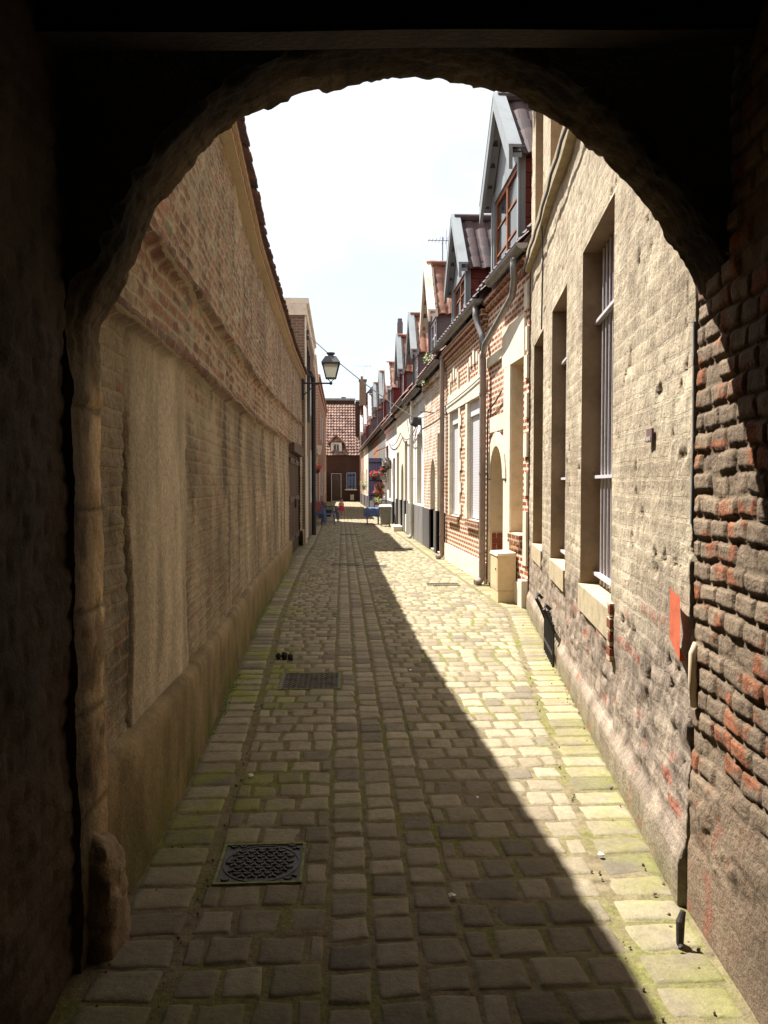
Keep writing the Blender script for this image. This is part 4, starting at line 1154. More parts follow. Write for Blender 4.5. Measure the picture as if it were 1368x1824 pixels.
# ---- further houses of the row
XF = lambda y: float(np.interp(y, [16.5,30,52,72], [2.2,2.01,1.70,1.4]))
def rowhouse(a, c, label, wall, low, zlow, ops, dy, dw, ze, za, tile, cheek, board, frame, eave=4.15, gz=4.25, pipey=None, base=None, revealm=None, pipemat=None, name_ops=(), body=None, dmat=None):
    root = empty('row_house', ((XF(a)), (a+c)/2, 0), label, 'house')
    b = MB(); facade(b, XF, 1, a, c, zlow, eave, [o for o in ops], .22); b.build('wall', [wall, revealm or M_cream], root)
    b = MB()
    # painted base, with gaps at doors
    cuts = sorted([(o[0], o[1]) for o in ops if o[2] < zlow])
    y = a
    for (p, q) in cuts+[(c, c)]:
        if p > y:
            b = MB(); slab(b, XF, 1, y, p, 0, zlow, .035, .2); b.build('painted_base', low, root)
        y = q
    backbox(root, XF, a, c, eave, M_brickgrey)
    for i, o in enumerate(ops):
        kind = name_ops[i] if i < len(name_ops) else 'w'
        if kind == 'w': window_part(root, XF, 1, o[0], o[1], o[2], o[3], .15, M_shut, 3)
        elif kind == 's':
            b = MB(); slab(b, lambda y_: XF(y_)+.1, 1, o[0]+.01, o[1]-.01, o[2]+.01, o[3]-.01, 0, .03); b.build('roller_shutter', M_slats, root)
        else:
            zt = o[3]-((o[1]-o[0])/2 if len(o) > 4 and o[4] else 0)
            door_part(root, XF, 1, o[0], o[1], 0, zt, .17, {'d':M_brownwood,'r':M_wine,'g':M_greyr}[kind])
            if len(o) > 4 and o[4]:
                b = MB(); n = 10; ym = (o[0]+o[1])/2; r = (o[1]-o[0])/2-.004
                b.poly([(XF(ym)+.18, ym-r*math.cos(math.pi*k/n), zt+.004+r*math.sin(math.pi*k/n)) for k in range(n+1)]); b.build('fanlight', M_glass, root)
            else:
                pass
    gutter(root, XF, a+.02, c-.02, gz, .15, .07)
    b = MB(); slab(b, XF, 1, a, c, eave-.14, eave-.02, .06, 0); b.build('cornice', wall, root)
    if pipey: pipe(root, XF, pipey, gz-.1, 0, pipemat or M_brownpipe, .05, .09)
    mainroof(root, XF, a, c-.01, gz+.06, M_roof)
    if dy: dormer(root, XF, dy, dw, gz, ze, za, 2.2, tile, cheek, board, frame, dmat or M_shut, over=.2)
    return root
H3 = rowhouse(16.72, 20.6, 'whitewashed row house with bare brick strip and pointed arched doorway', M_brickwash, M_dark, .98,
    [(17.2,18.0,.05,2.75),(18.4,19.25,.03,2.2,True)], 19.3, 1.7, 5.75, 6.9, M_tile2, M_cheek, M_cream, M_cheek, pipey=None, name_ops='dd')
H4 = rowhouse(20.62, 24.9, 'whitewashed row house with stained dark grey foot and tall narrow window', M_white, M_greyr, 1.0,
    [(21.2,22.3,1.05,3.0),(23.5,24.5,1.02,3.0)], 23.2, 1.6, 5.5, 6.5, M_tile2, M_cheek, M_zincl, M_cheek, pipey=22.9, pipemat=M_cream, gz=4.12, eave=4.02, name_ops='ww')
H5 = rowhouse(24.92, 29.4, 'cream row house with arched door, dark red door and worn stone step', M_cream, M_greyr, 1.05,
    [(25.2,26.0,.6,3.0),(26.5,27.4,.03,2.3,True),(28.3,29.15,.03,2.75)], 27.6, 1.6, 5.6, 6.7, M_tile2, M_cheek, M_zincl, M_wine, gz=4.3, eave=4.2, name_ops='sdr')
H6 = rowhouse(29.42, 35.2, 'pale row house with geraniums under a red awning and grey render', M_white, M_dark, .9,
    [(30.0,31.0,.03,2.6),(32.0,33.2,1.0,2.6)], 33.4, 1.8, 5.7, 6.65, M_tile2, M_wine, M_white, M_cheek, gz=4.08, eave=3.98, name_ops='dw')
H7 = rowhouse(35.22, 40.2, 'weathered row house with open lavender shutter further down the lane', M_greyr, M_dark, .9,
    [(35.8,37.0,1.0,2.6),(38.4,39.3,.03,2.4)], 37.8, 1.7, 5.7, 6.9, M_tile2, M_cheek, M_zincl, M_wine, name_ops='wd')
H8 = rowhouse(40.22, 45.5, 'old red brick row house behind the geranium pots, far down the right side', M_brickA, M_dark, .7,
    [(41.2,42.3,.9,2.6),(43.4,44.4,.03,2.4)], 42.9, 1.7, 5.8, 7.0, M_tile2, M_cheek, M_zincl, M_cheek, name_ops='wd')
H9 = rowhouse(45.52, 52.0, 'grey rendered row house, third from the far end on the right', M_greyr, M_dark, .8,
    [(46.5,47.6,.9,2.6),(49.4,50.4,.03,2.4)], 48.5, 1.8, 5.8, 7.0, M_tile2, M_cheek, M_white, M_cheek, name_ops='wd')
H10 = rowhouse(52.02, 58.5, 'cream row house, second from the far end on the right', M_cream, M_dark, .8,
    [(53.5,54.6,.9,2.6),(56.4,57.4,.03,2.4)], 55.0, 1.8, 5.8, 6.9, M_tile2, M_cheek, M_white, M_wine, name_ops='wd')
H11 = rowhouse(58.52, 64.5, 'low brick row house at the far end of the right side', M_brickA, M_dark, .8,
    [(60,61.2,.9,2.6),(62.4,63.4,.03,2.4)], 61.5, 1.7, 5.7, 6.8, M_tile2, M_cheek, M_white, M_cheek, name_ops='wd')

# step
b = MB(); b.box(XF(27)-.34, XF(27)-.04, 26.35, 27.5, -.02, .17); tag(b.build('stone_step', M_stone), 'worn pale stone doorstep in front of the cream arched doorway', 'doorstep')
# flue pipe
b = MB(); b.box(2.05,2.25,29.3,29.6,5.2,7.6); b.tube([(2.15,29.45,7.6),(2.15,29.45,7.75)], .09, 10)
tag(b.build('chimney_flue', M_cheek), 'tall dark square chimney flue rising between the far dormers', 'chimney')

# tall house with slate roof at the end of the row, and the house closing the lane
def endhouses():
    root = empty('tall_slate_house', (2.6, 68, 0), 'taller brown brick house with dark slate roof at the end on the right', 'house')
    b = MB(); xf = lambda y: 1.55
    facade(b, xf, 1, 64.6, 70.5, 0, 8.3, [(66,67.2,1,2.6),(66,67.2,4.6,6)], .2); b.quad((1.55,64.6,0),(8,64.6,0),(8,64.6,8.3),(1.55,64.6,8.3)); b.build('wall', [M_brickdark, M_stone], root)
    window_part(root, xf, 1, 66, 67.2, 1, 2.6, .12, M_shut, 3); window_part(root, xf, 1, 66, 67.2, 4.6, 6, .12, M_shut, 3)
    b = MB(); b.hexa([(1.35,64.4,8.3),(8,64.4,8.3),(8,70.6,8.3),(1.35,70.6,8.3),(2.5,65.2,9.7),(8,65.2,9.9),(8,70.6,9.9),(2.5,70.6,9.7)]); b.build('roof', M_slate, root)
    b = MB(); b.box(1.4,1.95,64.3,65.1,8.0,10.0); b.box(1.34,2.01,64.24,65.16,10.0,10.12); b.tube([(1.6,64.7,10.1),(1.6,64.7,10.4)], .1, 10); b.build('chimney', M_brickgrey, root)
    # closing house
    root = empty('end_house', (0.3, 72, 0), 'brown brick house with pantiled roof and small dormer closing the far end', 'house')
    Yf = 72.0
    b = MB()
    ops = [(-1.0,-.12,.02,2.55),(.40,1.22,1.12,2.62)]
    ys = lambda u: Yf
    # front wall in X direction
    xs = sorted(set([-6, 4]+[v for o in ops for v in o[:2]])); zs = sorted(set([0, 4.2]+[v for o in ops for v in o[2:4]]))
    for i in range(len(xs)-1):
        for j in range(len(zs)-1):
            xc = (xs[i]+xs[i+1])/2; zc = (zs[j]+zs[j+1])/2
            if any(o[0] < xc < o[1] and o[2] < zc < o[3] for o in ops): continue
            b.quad((xs[i],Yf,zs[j]),(xs[i+1],Yf,zs[j]),(xs[i+1],Yf,zs[j+1]),(xs[i],Yf,zs[j+1]))
    for o in ops:
        x0,x1,z0,z1 = o; d = .18
        b.quad((x0,Yf,z0),(x0,Yf+d,z0),(x0,Yf+d,z1),(x0,Yf,z1)); b.quad((x1,Yf,z0),(x1,Yf,z1),(x1,Yf+d,z1),(x1,Yf+d,z0)); b.quad((x0,Yf,z1),(x0,Yf+d,z1),(x1,Yf+d,z1),(x1,Yf,z1)); b.quad((x0,Yf,z0),(x1,Yf,z0),(x1,Yf+d,z0),(x0,Yf+d,z0))
    b.build('wall', M_brickdark, root)
    b = MB(); b.box(-.99,-.13,Yf+.1,Yf+.15,.03,2.54)
    for (z0,z1) in ((.2,.95),(1.1,1.75),(1.85,2.4)): b.box(-.88,-.24,Yf+.085,Yf+.1,z0,z1)
    dd = b.build('door', M_brownwood, root)
    b = MB(); b.tube([(-.2,Yf+.04,1.05),(-.2,Yf+.1,1.05)], .03, 8); b.build('handle', M_iron, dd)
    b = MB()
    for i in range(6): b.box(.41+i*.134,.41+i*.134+.128,Yf+.03,Yf+.06,1.13,2.61)
    b.box(.42,1.2,Yf+.015,Yf+.03,1.3,1.38); b.box(.42,1.2,Yf+.015,Yf+.03,2.35,2.43); b.build('shutter', M_navy, root)
    b = MB(); b.box(.22,1.35,Yf-.1,Yf+.1,1.02,1.10); b.build('sill', M_stone, root)
    b = MB(); b.box(.72,1.05,Yf-.03,Yf+.01,.12,.62); b.build('vent_panel', M_jstone, root)
    b = MB(); tiles(b, (-6,Yf-.15,4.2), (1,0,0), (0,1,1.35), 7.2, 6.2, .27, .34, nu=5, amp=.04)
    b.build('roof', M_tile3, root)
    b = MB(); tiles(b, (1.2,Yf-.15,4.2), (1,0,0), (0,1,1.35), 2.4, 2.2, .27, .34, nu=5, amp=.04); b.build('lower_roof', M_tile3, root)
    zr = 4.2+6.2*.8035; yr = Yf-.15+6.2*.595
    b = MB(); b.box(-6, 1.2, yr, yr+.3, 4, zr+.05); b.box(1.2,6,Yf+1.2,yr+.5,3,9.2); b.box(-6,1.2,yr+.3,yr+.6,4,9.6)
    b.build('party_wall', M_brickdark, root)
    b = MB(); b.box(-6.1, 1.25, yr+.2, yr+.75, 9.6, 9.8); b.box(1.25,6,Yf+1.1,yr+.75,9.2,9.36); b.box(-.1,.35,yr+.3,yr+.6,9.8,9.95); b.build('coping', M_zinc, root)
    # small dormer with rounded window
    b = MB(); x = -.55; yd = Yf+.1
    b.box(x-.5,x-.28,yd,yd+1.2,4.35,5.45); b.box(x+.28,x+.5,yd,yd+1.2,4.35,5.45); b.box(x-.28,x+.28,yd,yd+1.2,5.25,5.45); b.box(x-.55,x+.55,yd-.06,yd+.1,4.3,4.42)
    d = b.build('dormer', M_stone, root)
    b = MB(); b.quad((x-.75,yd-.15,5.3),(x,yd-.15,5.95),(x,yd+1.9,5.95),(x-.75,yd+1.9,5.3)); b.quad((x+.75,yd-.15,5.3),(x+.75,yd+1.9,5.3),(x,yd+1.9,5.95),(x,yd-.15,5.95)); b.poly([(x-.62,yd-.02,5.38),(x+.62,yd-.02,5.38),(x,yd-.02,5.9)])
    for s in (-1,1): b.bar((x+s*.8,yd-.18,5.25),(x,yd-.18,6.0),.08,.1)
    b.build('dormer_roof', M_tile3, d)
    b = MB(); b.box(x-.28,x+.28,yd+.1,yd+.12,4.42,5.25,1); b.box(x-.02,x+.02,yd+.07,yd+.1,4.42,5.25); b.box(x-.28,x-.24,yd+.07,yd+.1,4.42,5.25); b.box(x+.24,x+.28,yd+.07,yd+.1,4.42,5.25)
    n = 8; pts = [(x-.28*math.cos(math.pi*k/n), yd+.06, 5.0+.25*math.sin(math.pi*k/n)) for k in range(n+1)]
    b.tube(pts, .03, 6); b.build('dormer_window', [M_shut, M_glass], d)
endhouses()

# ---- left side beyond the barn
def left_houses():
    XM = lambda y: XL(y)+.03
    def lh(name, a, c, h, label, wall, ops, kinds, cap, low=None, zl=.9, xf=XM):
        root = empty(name, (xf(a), (a+c)/2, 0), label, 'house')
        b = MB(); facade(b, xf, -1, a, c, 0, h, ops, .2)
        for y, s in ((a, 1), (c, -1)):
            b.quad((xf(y),y,0),(xf(y),y,h),(xf(y)-6,y,h),(xf(y)-6,y,0))
        b.build('wall', [wall, M_white], root)
        b = MB(); b.box(xf(a)-6, xf(a)-.3, a+.02, c-.02, h-.1, h); b.build('roof', M_roof, root)
        b = MB(); xa, xc = xf(a), xf(c)
        for (o, z0, z1) in ((.05, h-.45, h-.15), (.11, h-.147, h)):
            b.hexa([(xa-6,a-.06,z0),(xa+o,a-.06,z0),(xc+o,c,z0),(xc-6,c,z0),(xa-6,a-.06,z1),(xa+o,a-.06,z1),(xc+o,c,z1),(xc-6,c,z1)])
        b.build('cornice', cap, root)
        for o, k in zip(ops, kinds):
            if k == 'w': window_part(root, xf, -1, o[0], o[1], o[2], o[3], .1, M_shut, 3)
            else: door_part(root, xf, -1, o[0], o[1], o[2], o[3], .12, M_shut if k == 'v' else M_brownwood)
        return root
    r = lh('pale_capped_house', 21.25, 28.2, 6.55, 'tall grimy brick house with white cornice just past the barn', M_brickgrey,
       [(22.4,23.3,.05,2.4),(25.0,26.1,1.0,2.7),(25.0,26.1,3.8,5.2)], 'dww', M_stone)
    b = MB(); slab(b, XM, -1, 21.26, 21.62, .0, 6.08, .035, 0); b.build('white_pier', M_cream, r)
    pipe2 = MB(); x = XM(24.6)+.12
    pipe2.tube([(x,24.6,4.6),(x,24.6,.0)], .07, 10); pipe2.tube([(x,24.6,4.6),(x-.02,24.6,4.9),(x-.1,24.3,5.0)], .07, 10)
    pipe2.build('downpipe', M_blackiron, r)
    lh('brick_quoined_house', 28.25, 34.6, 6.2, 'red brick house with white quoins and door behind the blue chairs', M_brickA,
       [(29.6,30.5,.05,2.4),(31.9,33.1,.95,2.6),(31.9,33.1,3.7,5.1)], 'vww', M_stone)
    b = MB(); b.box(XM(36)-.25, XM(36), 34.62, 38.3, 0, 2.1); b.box(XM(36)-.28, XM(36)+.04, 34.62, 38.3, 2.1, 2.2)
    tag(b.build('yard_wall', M_brickA), 'low brick yard wall in the gap between the left houses', 'wall')
    lh('red_brick_house', 38.4, 57.5, 6.9, 'long dark red brick house with pale window frames, far left', M_brickA,
       [(40,41,.05,2.4),(42.5,43.7,.95,2.6),(46,47.2,.95,2.6),(50,51,.05,2.4),(53,54.2,.95,2.6),(42.5,43.7,4,5.5),(46,47.2,4,5.5),(53,54.2,4,5.5)], 'vwwvwwww', M_brickA, xf=lambda y: -1.17)
    b = MB(); b.box(-1.9,-1.5,57.6,71.9,0,2.4); b.box(-1.93,-1.47,57.6,71.9,2.4,2.5)
    tag(b.build('yard_wall', M_brickgrey), 'low grimy yard wall before the closing house on the left', 'wall')
left_houses()

# ------------------------------------------------------------------ street lamp on its bracket
def lamp():
    y = 20.95; xw = XL(21)+.0; xc = -.30; zb = 4.26
    root = empty('wall_lantern', (xw, y, zb), 'old style lantern with cream glass on a black bracket above the barn end', 'street lamp')
    b = MB(); b.tube([(xw-.02,y,zb),(xc,y,zb)], .022, 8); b.tube([(xw-.02,y,zb-.35),(xw+.25,y,zb-.1),(xw+.42,y,zb)], .015, 8)
    b.box(xw-.03, xw+.02, y-.06, y+.06, zb-.45, zb+.12); b.blob((xc,y,zb), .045, jit=0)
    b.tube([(xc,y,zb+.03),(xc-.09,y,zb+.12)], .012, 6); b.tube([(xc,y,zb+.03),(xc+.09,y,zb+.12)], .012, 6)
    b.build('bracket', M_blackiron, root)
    def sq(r, z): return [(xc-r,y-r,z),(xc+r,y-r,z),(xc+r,y+r,z),(xc-r,y+r,z)]
    b = MB(); z0, z1 = zb+.13, zb+.50; r0, r1 = .125, .215
    A, B = sq(r0, z0), sq(r1, z1)
    for i in range(4): b.bar(A[i], B[i], .022, .022); b.bar(A[i], A[(i+1)%4], .022, .022); b.bar(B[i], B[(i+1)%4], .035, .03)
    b.build('lantern_frame', M_blackiron, root)
    b = MB(); A, B = sq(r0-.004, z0+.01), sq(r1-.006, z1-.01)
    for i in range(4): b.quad(A[i], A[(i+1)%4], B[(i+1)%4], B[i])
    b.quad(*A); b.build('lantern_glass', M_lglass, root)
    b = MB(); C = sq(.245, z1+.012); D = sq(.14, z1+.20); E = sq(.245, z1+.035)
    b.hexa(C+E); b.hexa(E+D); b.lathe((xc,y,z1+.2), [(.09,0),(.07,.04),(.10,.06),(.12,.10),(.05,.12),(.0,.12)], 12)
    b.build('lantern_cap', M_zincdk, root)
M_zincdk = plain('dark_zinc', srgb(88,86,90), .5, .2, 5, .2, .002, .3)
lamp()
def lamp2():                                     # small square wall lamp further on
    root = empty('wall_lantern', (-1.02, 30.9, 2.9), 'small white wall lamp on the brick house beyond the drainpipe', 'wall lamp')
    b = MB(); b.bar((-1.04,30.9,2.7),(-.9,30.9,2.8),.03,.03); b.build('bracket', M_blackiron, root)
    b = MB(); b.hexa([(-.95,30.85,2.75),(-.85,30.85,2.75),(-.85,30.95,2.75),(-.95,30.95,2.75),(-.99,30.8,3.1),(-.79,30.8,3.1),(-.79,31.0,3.1),(-.99,31.0,3.1)]); b.build('lamp_shade', M_lglass2, root)
M_lglass2 = plain('opal_glass', srgb(224,220,205), .4)
lamp2()

# ------------------------------------------------------------------ cables and antennas
def sag(a, c, s, n=24): 
    a = Vector(a); c = Vector(c)
    return [a.lerp(c, i/n)-Vector((0,0,s*4*(i/n)*(1-i/n))) for i in range(n+1)]
b = MB(); b.tube(sag((-.93,21.4,5.62),(XF(21.3)-.12,21.3,3.35),.12), .014, 6); tag(b.build('overhead_cable', M_cablel), 'grey cable strung across the lane from the white cornice', 'cable')
b = MB(); b.tube(sag((XF(21.3)-.1,21.3,3.35),(XH(12.4)-.05,12.5,3.35),.12), .009, 6); tag(b.build('facade_cable', M_cable), 'thin cable running along the brick and shuttered fronts', 'cable')
b = MB(); b.tube(sag((XF(21.3)-.08,21.4,3.3),(XF(27)-.06,27,3.35),.35), .012, 6); b.tube(sag((XF(27)-.06,27,3.35),(XF(33)-.06,33,3.4),.3), .012, 6)
b.tube(sag((XF(21.3)-.08,21.4,3.25),(XF(24.6)-.06,24.6,3.6),.6), .010, 6); tag(b.build('facade_cable', M_cable), 'loose looping cables along the white house fronts', 'cable')
b = MB(); b.tube(sag((XH(12.1)-.04,12.2,2.75),(XH(11.1)-.05,11.25,2.93),.03), .012, 6); b.tube([(XH(12.1)-.04,12.2,2.75),(XH(12.1)-.04,12.24,2.4),(XH(12.1)-.04,12.24,1.4),(XH(12.1)-.04,12.24,.1)], .012, 6)
tag(b.build('facade_cable', M_iron), 'rusty brown conduit around the arched stone doorway', 'cable')
b = MB(); b.box(XF(21.3)-.22, XF(21.3)+.01, 21.2, 21.45, 3.2, 3.4); b.blob((XF(21.3)-.18,21.3,3.25), .1, jit=.3); b.tube([(XF(21.3),21.3,3.3),(XF(21.3)-.3,21.25,3.22)], .03, 6)
tag(b.build('junction_box', M_cable), 'black cable junction box where the overhead cable meets the fronts', 'junction box')
b = MB(); b.tube([(XH(18)+.0,18.6,3.28),(XH(18)-.22,18.5,3.3),(XH(18)-.35,18.4,3.28)], .012, 6); tag(b.build('cable_bracket', M_iron), 'thin iron bracket sticking out of the bare brick strip', 'bracket')
b = MB()
for i in range(5): b.tube([(-.99+.02*i,21.7+.15*i,5.6-.1*i),(-.97+.01*i,22.0+.2*i,4.6),(-.98,22.6+.2*i,3.4)], .014, 6)
b.box(-1.0,-.9,21.45,21.6,5.5,5.75); tag(b.build('wall_cables', M_cable), 'bundle of black cables hanging down the white pier', 'cable')
def antenna(base, top, L, label, els=7):
    b = MB(); b.tube([base, top], .018, 6); t = Vector(top)
    b.tube([t+Vector((-L*.7,0,-.1)), t+Vector((L*.4,0,-.1))], .012, 6)
    for i in range(els):
        x = -L*.65+L*i/(els-1); h = .12+.05*i
        b.tube([t+Vector((x,-h,-.1)), t+Vector((x,h,-.1))], .006, 5)
        if i > els-3: b.tube([t+Vector((x,0,-.35)), t+Vector((x,0,.2))], .006, 5)
    tag(b.build('tv_antenna', M_zinc), label, 'antenna')
antenna((2.86,22.5,6.6),(2.86,22.5,8.62), .6, 'grey television antenna above the second dormer roof')
antenna((1.7,64.7,9.9),(1.93,66.5,11.6), 1.2, 'television antenna on the far chimney at the end of the lane')

# ------------------------------------------------------------------ covers, cabinet, small things
def hatch(rect, name, label, circle):
    x0,x1,y0,y1 = rect; cx, cy = (x0+x1)/2, (y0+y1)/2
    root = empty(name, (cx, cy, 0), label, 'manhole cover')
    b = MB(); w = .012
    for (a,c,d,e) in ((x0,x0+w,y0,y1),(x1-w,x1,y0,y1),(x0+w,x1-w,y0,y0+w),(x0+w,x1-w,y1-w,y1)): b.box(a,c,d,e,-.03,.011)
    b.build('frame', M_covermoss, root)
    b = MB(); b.box(x0+w+.002,x1-w-.002,y0+w+.002,y1-w-.002,-.03,.004)
    R = min(x1-x0, y1-y0)*.44
    if circle:
        n = 40
        for k in range(n):
            t0, t1 = 2*math.pi*k/n, 2*math.pi*(k+1)/n
            p = lambda t, r, z: (cx+r*math.cos(t), cy+r*math.sin(t), z)
            b.hexa([p(t0,R,.004),p(t0,R+.006,.004),p(t1,R+.006,.004),p(t1,R,.004),p(t0,R,.008),p(t0,R+.006,.008),p(t1,R+.006,.008),p(t1,R,.008)])
    y = y0+.035; r = 0
    while y < y1-.025:
        x = x0+.03+(r%2)*.02
        while x < x1-.04:
            if not circle or abs(math.hypot(x+.015-cx, y-cy)-R) > .018:
                s = .006 if (r%2) else -.006
                b.bar((x,y-s,.008),(x+.014,y+s,.008),.008,.008); b.bar((x+.014,y+s,.008),(x+.028,y-s,.008),.008,.008)
            x += .042
        y += .024 if circle else .03; r += 1
    b.build('cover_plate', M_cover if circle else M_cover2, root)
hatch(HATCH1, 'manhole_cover', 'square cast iron manhole cover with round lid and mossy rim in front', True)
hatch(HATCH2, 'manhole_cover', 'wide ribbed iron cover further up the lane on the left', False)
for i, (g, lab) in enumerate(zip(SMALLG, ['small dark drain grate, left one of the pair in mid lane','small dark drain grate, right one of the pair in mid lane','drain grate in the sunlit setts by the cream cabinet','slim drain grate in front of the whitewashed house','thin drain slot across the shaded setts before the blue chairs'])):
    b = MB(); x0,x1,y0,y1 = g; b.box(x0,x1,y0,y0+.03,-.03,.009); b.box(x0,x1,y1-.03,y1,-.03,.009)
    n = 12
    for k in range(n): b.box(x0+(x1-x0)*k/n, x0+(x1-x0)*k/n+.02, y0+.03, y1-.03, -.03, .008)
    tag(b.build('drain_grate', M_iron), lab, 'drain grate')
def cabinet():
    root = empty('utility_cabinet', (2.19, 10.66, 0), 'cream plastic utility cabinet standing against the brick wall', 'utility cabinet')
    x0,x1,y0,y1 = 2.085,2.325,10.42,10.92
    b = MB(); b.box(x0,x1,y0,y1,.0,.16); b.build('base', M_cabinet, root)
    b = MB(); b.box(x0-.006,x1,y0-.006,y1+.006,.165,.63); b.box(x0-.010,x0-.006,y0+.03,y1-.03,.2,.6); b.build('door', M_cabinet, root)
    b = MB(); b.hexa([(x0-.02,y0-.02,.632),(x1+.01,y0-.02,.632),(x1+.01,y1+.02,.632),(x0-.02,y1+.02,.632),(x0-.005,y0-.005,.668),(x1,y0-.005,.675),(x1,y1+.005,.675),(x0-.005,y1+.005,.668)]); b.build('lid', M_cablid, root)
    b = MB(); b.tube([(x0-.02,y0+.1,.45),(x0-.008,y0+.1,.45)], .015, 10); b.build('lock', M_iron, root)
cabinet()
# little things on the setts
for (x, y, s, l) in ((-.585,7.15,.028,'left'),(-.53,7.14,.032,'middle'),(-.475,7.12,.026,'right')):
    b = MB(); b.blob((x,y,s*.7+.01), s, jit=.25); o = b.build('dark_lump', M_black); tag(o, 'small black lump on the mossy setts, %s of the three' % l, 'debris')
b = MB(); b.tube([(1.16,2.60,.0),(1.163,2.605,.09),(1.175,2.61,.125)], [.012,.015,.009], 10); b.blob((1.15,2.57,.02), .010)
tag(b.build('door_stop', M_iron), 'rusty iron stub standing at the foot of the right wall', 'iron stub')
random.seed(11)
b = MB()
for i in range(420):
    y = 1.2+random.random()**2*22
    x = random.choice([XL(y)+.05+abs(random.gauss(0,.05)), XL(y)+.29+random.gauss(0,.015), XR(y)-.30+random.gauss(0,.015), XR(y)-.05-abs(random.gauss(0,.05))])
    r = random.uniform(.003,.0065); b.blob((x,y,.008+r*.3), r, jit=.3, n=4)
tag(b.build('gravel', M_earth), 'scattered grit and crumbs of mortar along the gutters', 'gravel', kind='stuff')
for i, (x, y, l) in enumerate(((-.50,4.25,'white scrap of litter in the left gutter on moss'),(1.10,3.25,'white crumb of plaster near the right wall foot'),(.42,2.95,'tiny pale pebble alone on the shaded setts'))):
    b = MB(); b.blob((x,y,.02), .014 if i else .015, jit=.35, n=5, sz=.5); tag(b.build('litter', M_litter), l, 'litter')
b = MB()
for i in range(46):
    y = random.gauss(16.2, 1.0) if i < 34 else random.uniform(3, 28); x = XL(y)+.06+abs(random.gauss(0,.14)) if i < 34 else random.uniform(-.8, 1.0)
    a = random.random()*3; r = random.uniform(.008,.022)
    b.poly([(x+r*math.cos(a+k*2.1), y+r*math.sin(a+k*2.1)*1.4, .022+.008*random.random()) for k in range(3)])
tag(b.build('paper_scraps', M_litter), 'white scraps and husks strewn by the wooden gate', 'litter', kind='stuff')
# moss and tufts
def leaves(b, c, R, n, size, m=0, flat=.6, mats=1):
    for i in range(n):
        d = Vector((random.gauss(0,1), random.gauss(0,1), random.gauss(0,1)*flat)).normalized()*R*random.random()**.4
        p = Vector(c)+d; a = Vector((random.gauss(0,1),random.gauss(0,1),random.gauss(0,1))).normalized(); e = a.orthogonal().normalized()
        s = size*random.uniform(.6,1.3)
        b.quad(p-a*s, p+e*s*.5, p+a*s, p-e*s*.5, m)
b = MB()
for i in range(2600):
    y = 2.9+random.random()**1.5*14; side = random.random() < .85
    x = XL(y)+.03+abs(random.gauss(0,.02)) if side else XR(y)-.02-abs(random.gauss(0,.02))
    if vn(np.array(y*1.3), np.array(x*0+3.)) < .42: continue
    for k in range(2):
        h = random.uniform(.008,.03); dx, dy = random.gauss(0,.008), random.gauss(0,.008)
        b.poly([(x-.003,y,.0),(x+.003,y+.002,.0),(x+dx,y+dy,h)])
tag(b.build('moss_fringe', M_leafmoss if False else M_leafy), 'yellow green moss and tiny grass along the wall feet', 'moss', kind='stuff')

def flowers(name, pos, R, pet, label, pot=None, potr=.12, poth=.2, n=420, group=None):
    root = empty(name, pos, label, 'potted plant', group)
    x,y,z = pos
    if pot:
        b = MB(); b.lathe((x,y,z), [(0,0),(potr*.7,0),(potr,poth),(potr*1.08,poth),(potr*1.08,poth*.88),(potr*.9,poth*.9),(0,poth*.9)], 14); b.build('pot', pot, root)
    zz = z+poth+R*.5
    b = MB(); leaves(b, (x,y,zz-.03), R, n, .03); b.build('foliage', M_leaf if pet else M_leafy, root)
    if pet:
        b = MB()
        for k in range(26):
            d = Vector((random.gauss(0,1), random.gauss(0,1)-.4, random.gauss(0,.8)+.3)).normalized()*R
            leaves(b, (x+d.x,y+d.y,zz+d.z*.8), .045, 22, .02, flat=1)
        b.build('blossoms', pet, root)
Yg = 34.8
flowers('geranium_pot', (1.42,Yg,1.75), .20, M_redf, 'red geranium in a dark hanging pot, left of the top pair', M_soil, .11, .16)
flowers('geranium_pot', (1.78,Yg,1.78), .22, M_redf, 'bright red geranium in a white pot, right of the top pair', M_potw, .14, .2)
flowers('geranium_pot', (1.66,Yg,1.25), .22, M_pinkf, 'coral geranium in a small pot below the red ones', M_terra, .1, .15)
flowers('geranium_pot', (1.60,Yg,.92), .24, M_pinkf, 'coral pink geranium lowest in the hanging cluster', M_terra, .12, .15)
b = MB()
b.box(1.92, 1.96, Yg+.2, Yg+.24, 0, 2.3)
for z in (1.72, 1.2, .87): b.box(1.35, 1.93, Yg-.1, Yg+.1, z-.02, z)
tag(b.build('plant_stand', M_blackiron), 'dark stand carrying the geranium pots beside the lavender shutter', 'plant stand')
def lav():
    root = empty('open_shutter', (1.9, 38.0, .8), 'tall lavender wooden shutter standing open into the lane', 'shutter')
    b = MB(); x0 = 1.27
    for i in range(5): b.box(x0+i*.126, x0+i*.126+.122, 37.98, 38.02, .8, 2.85)
    b.build('panel', M_bluep, root)
    b = MB()
    for z in (1.02, 1.75, 2.6):
        b = MB(); b.box(x0, 1.93, 37.955, 37.98, z, z+.05); b.build('hinge', M_blackiron, root)
lav()
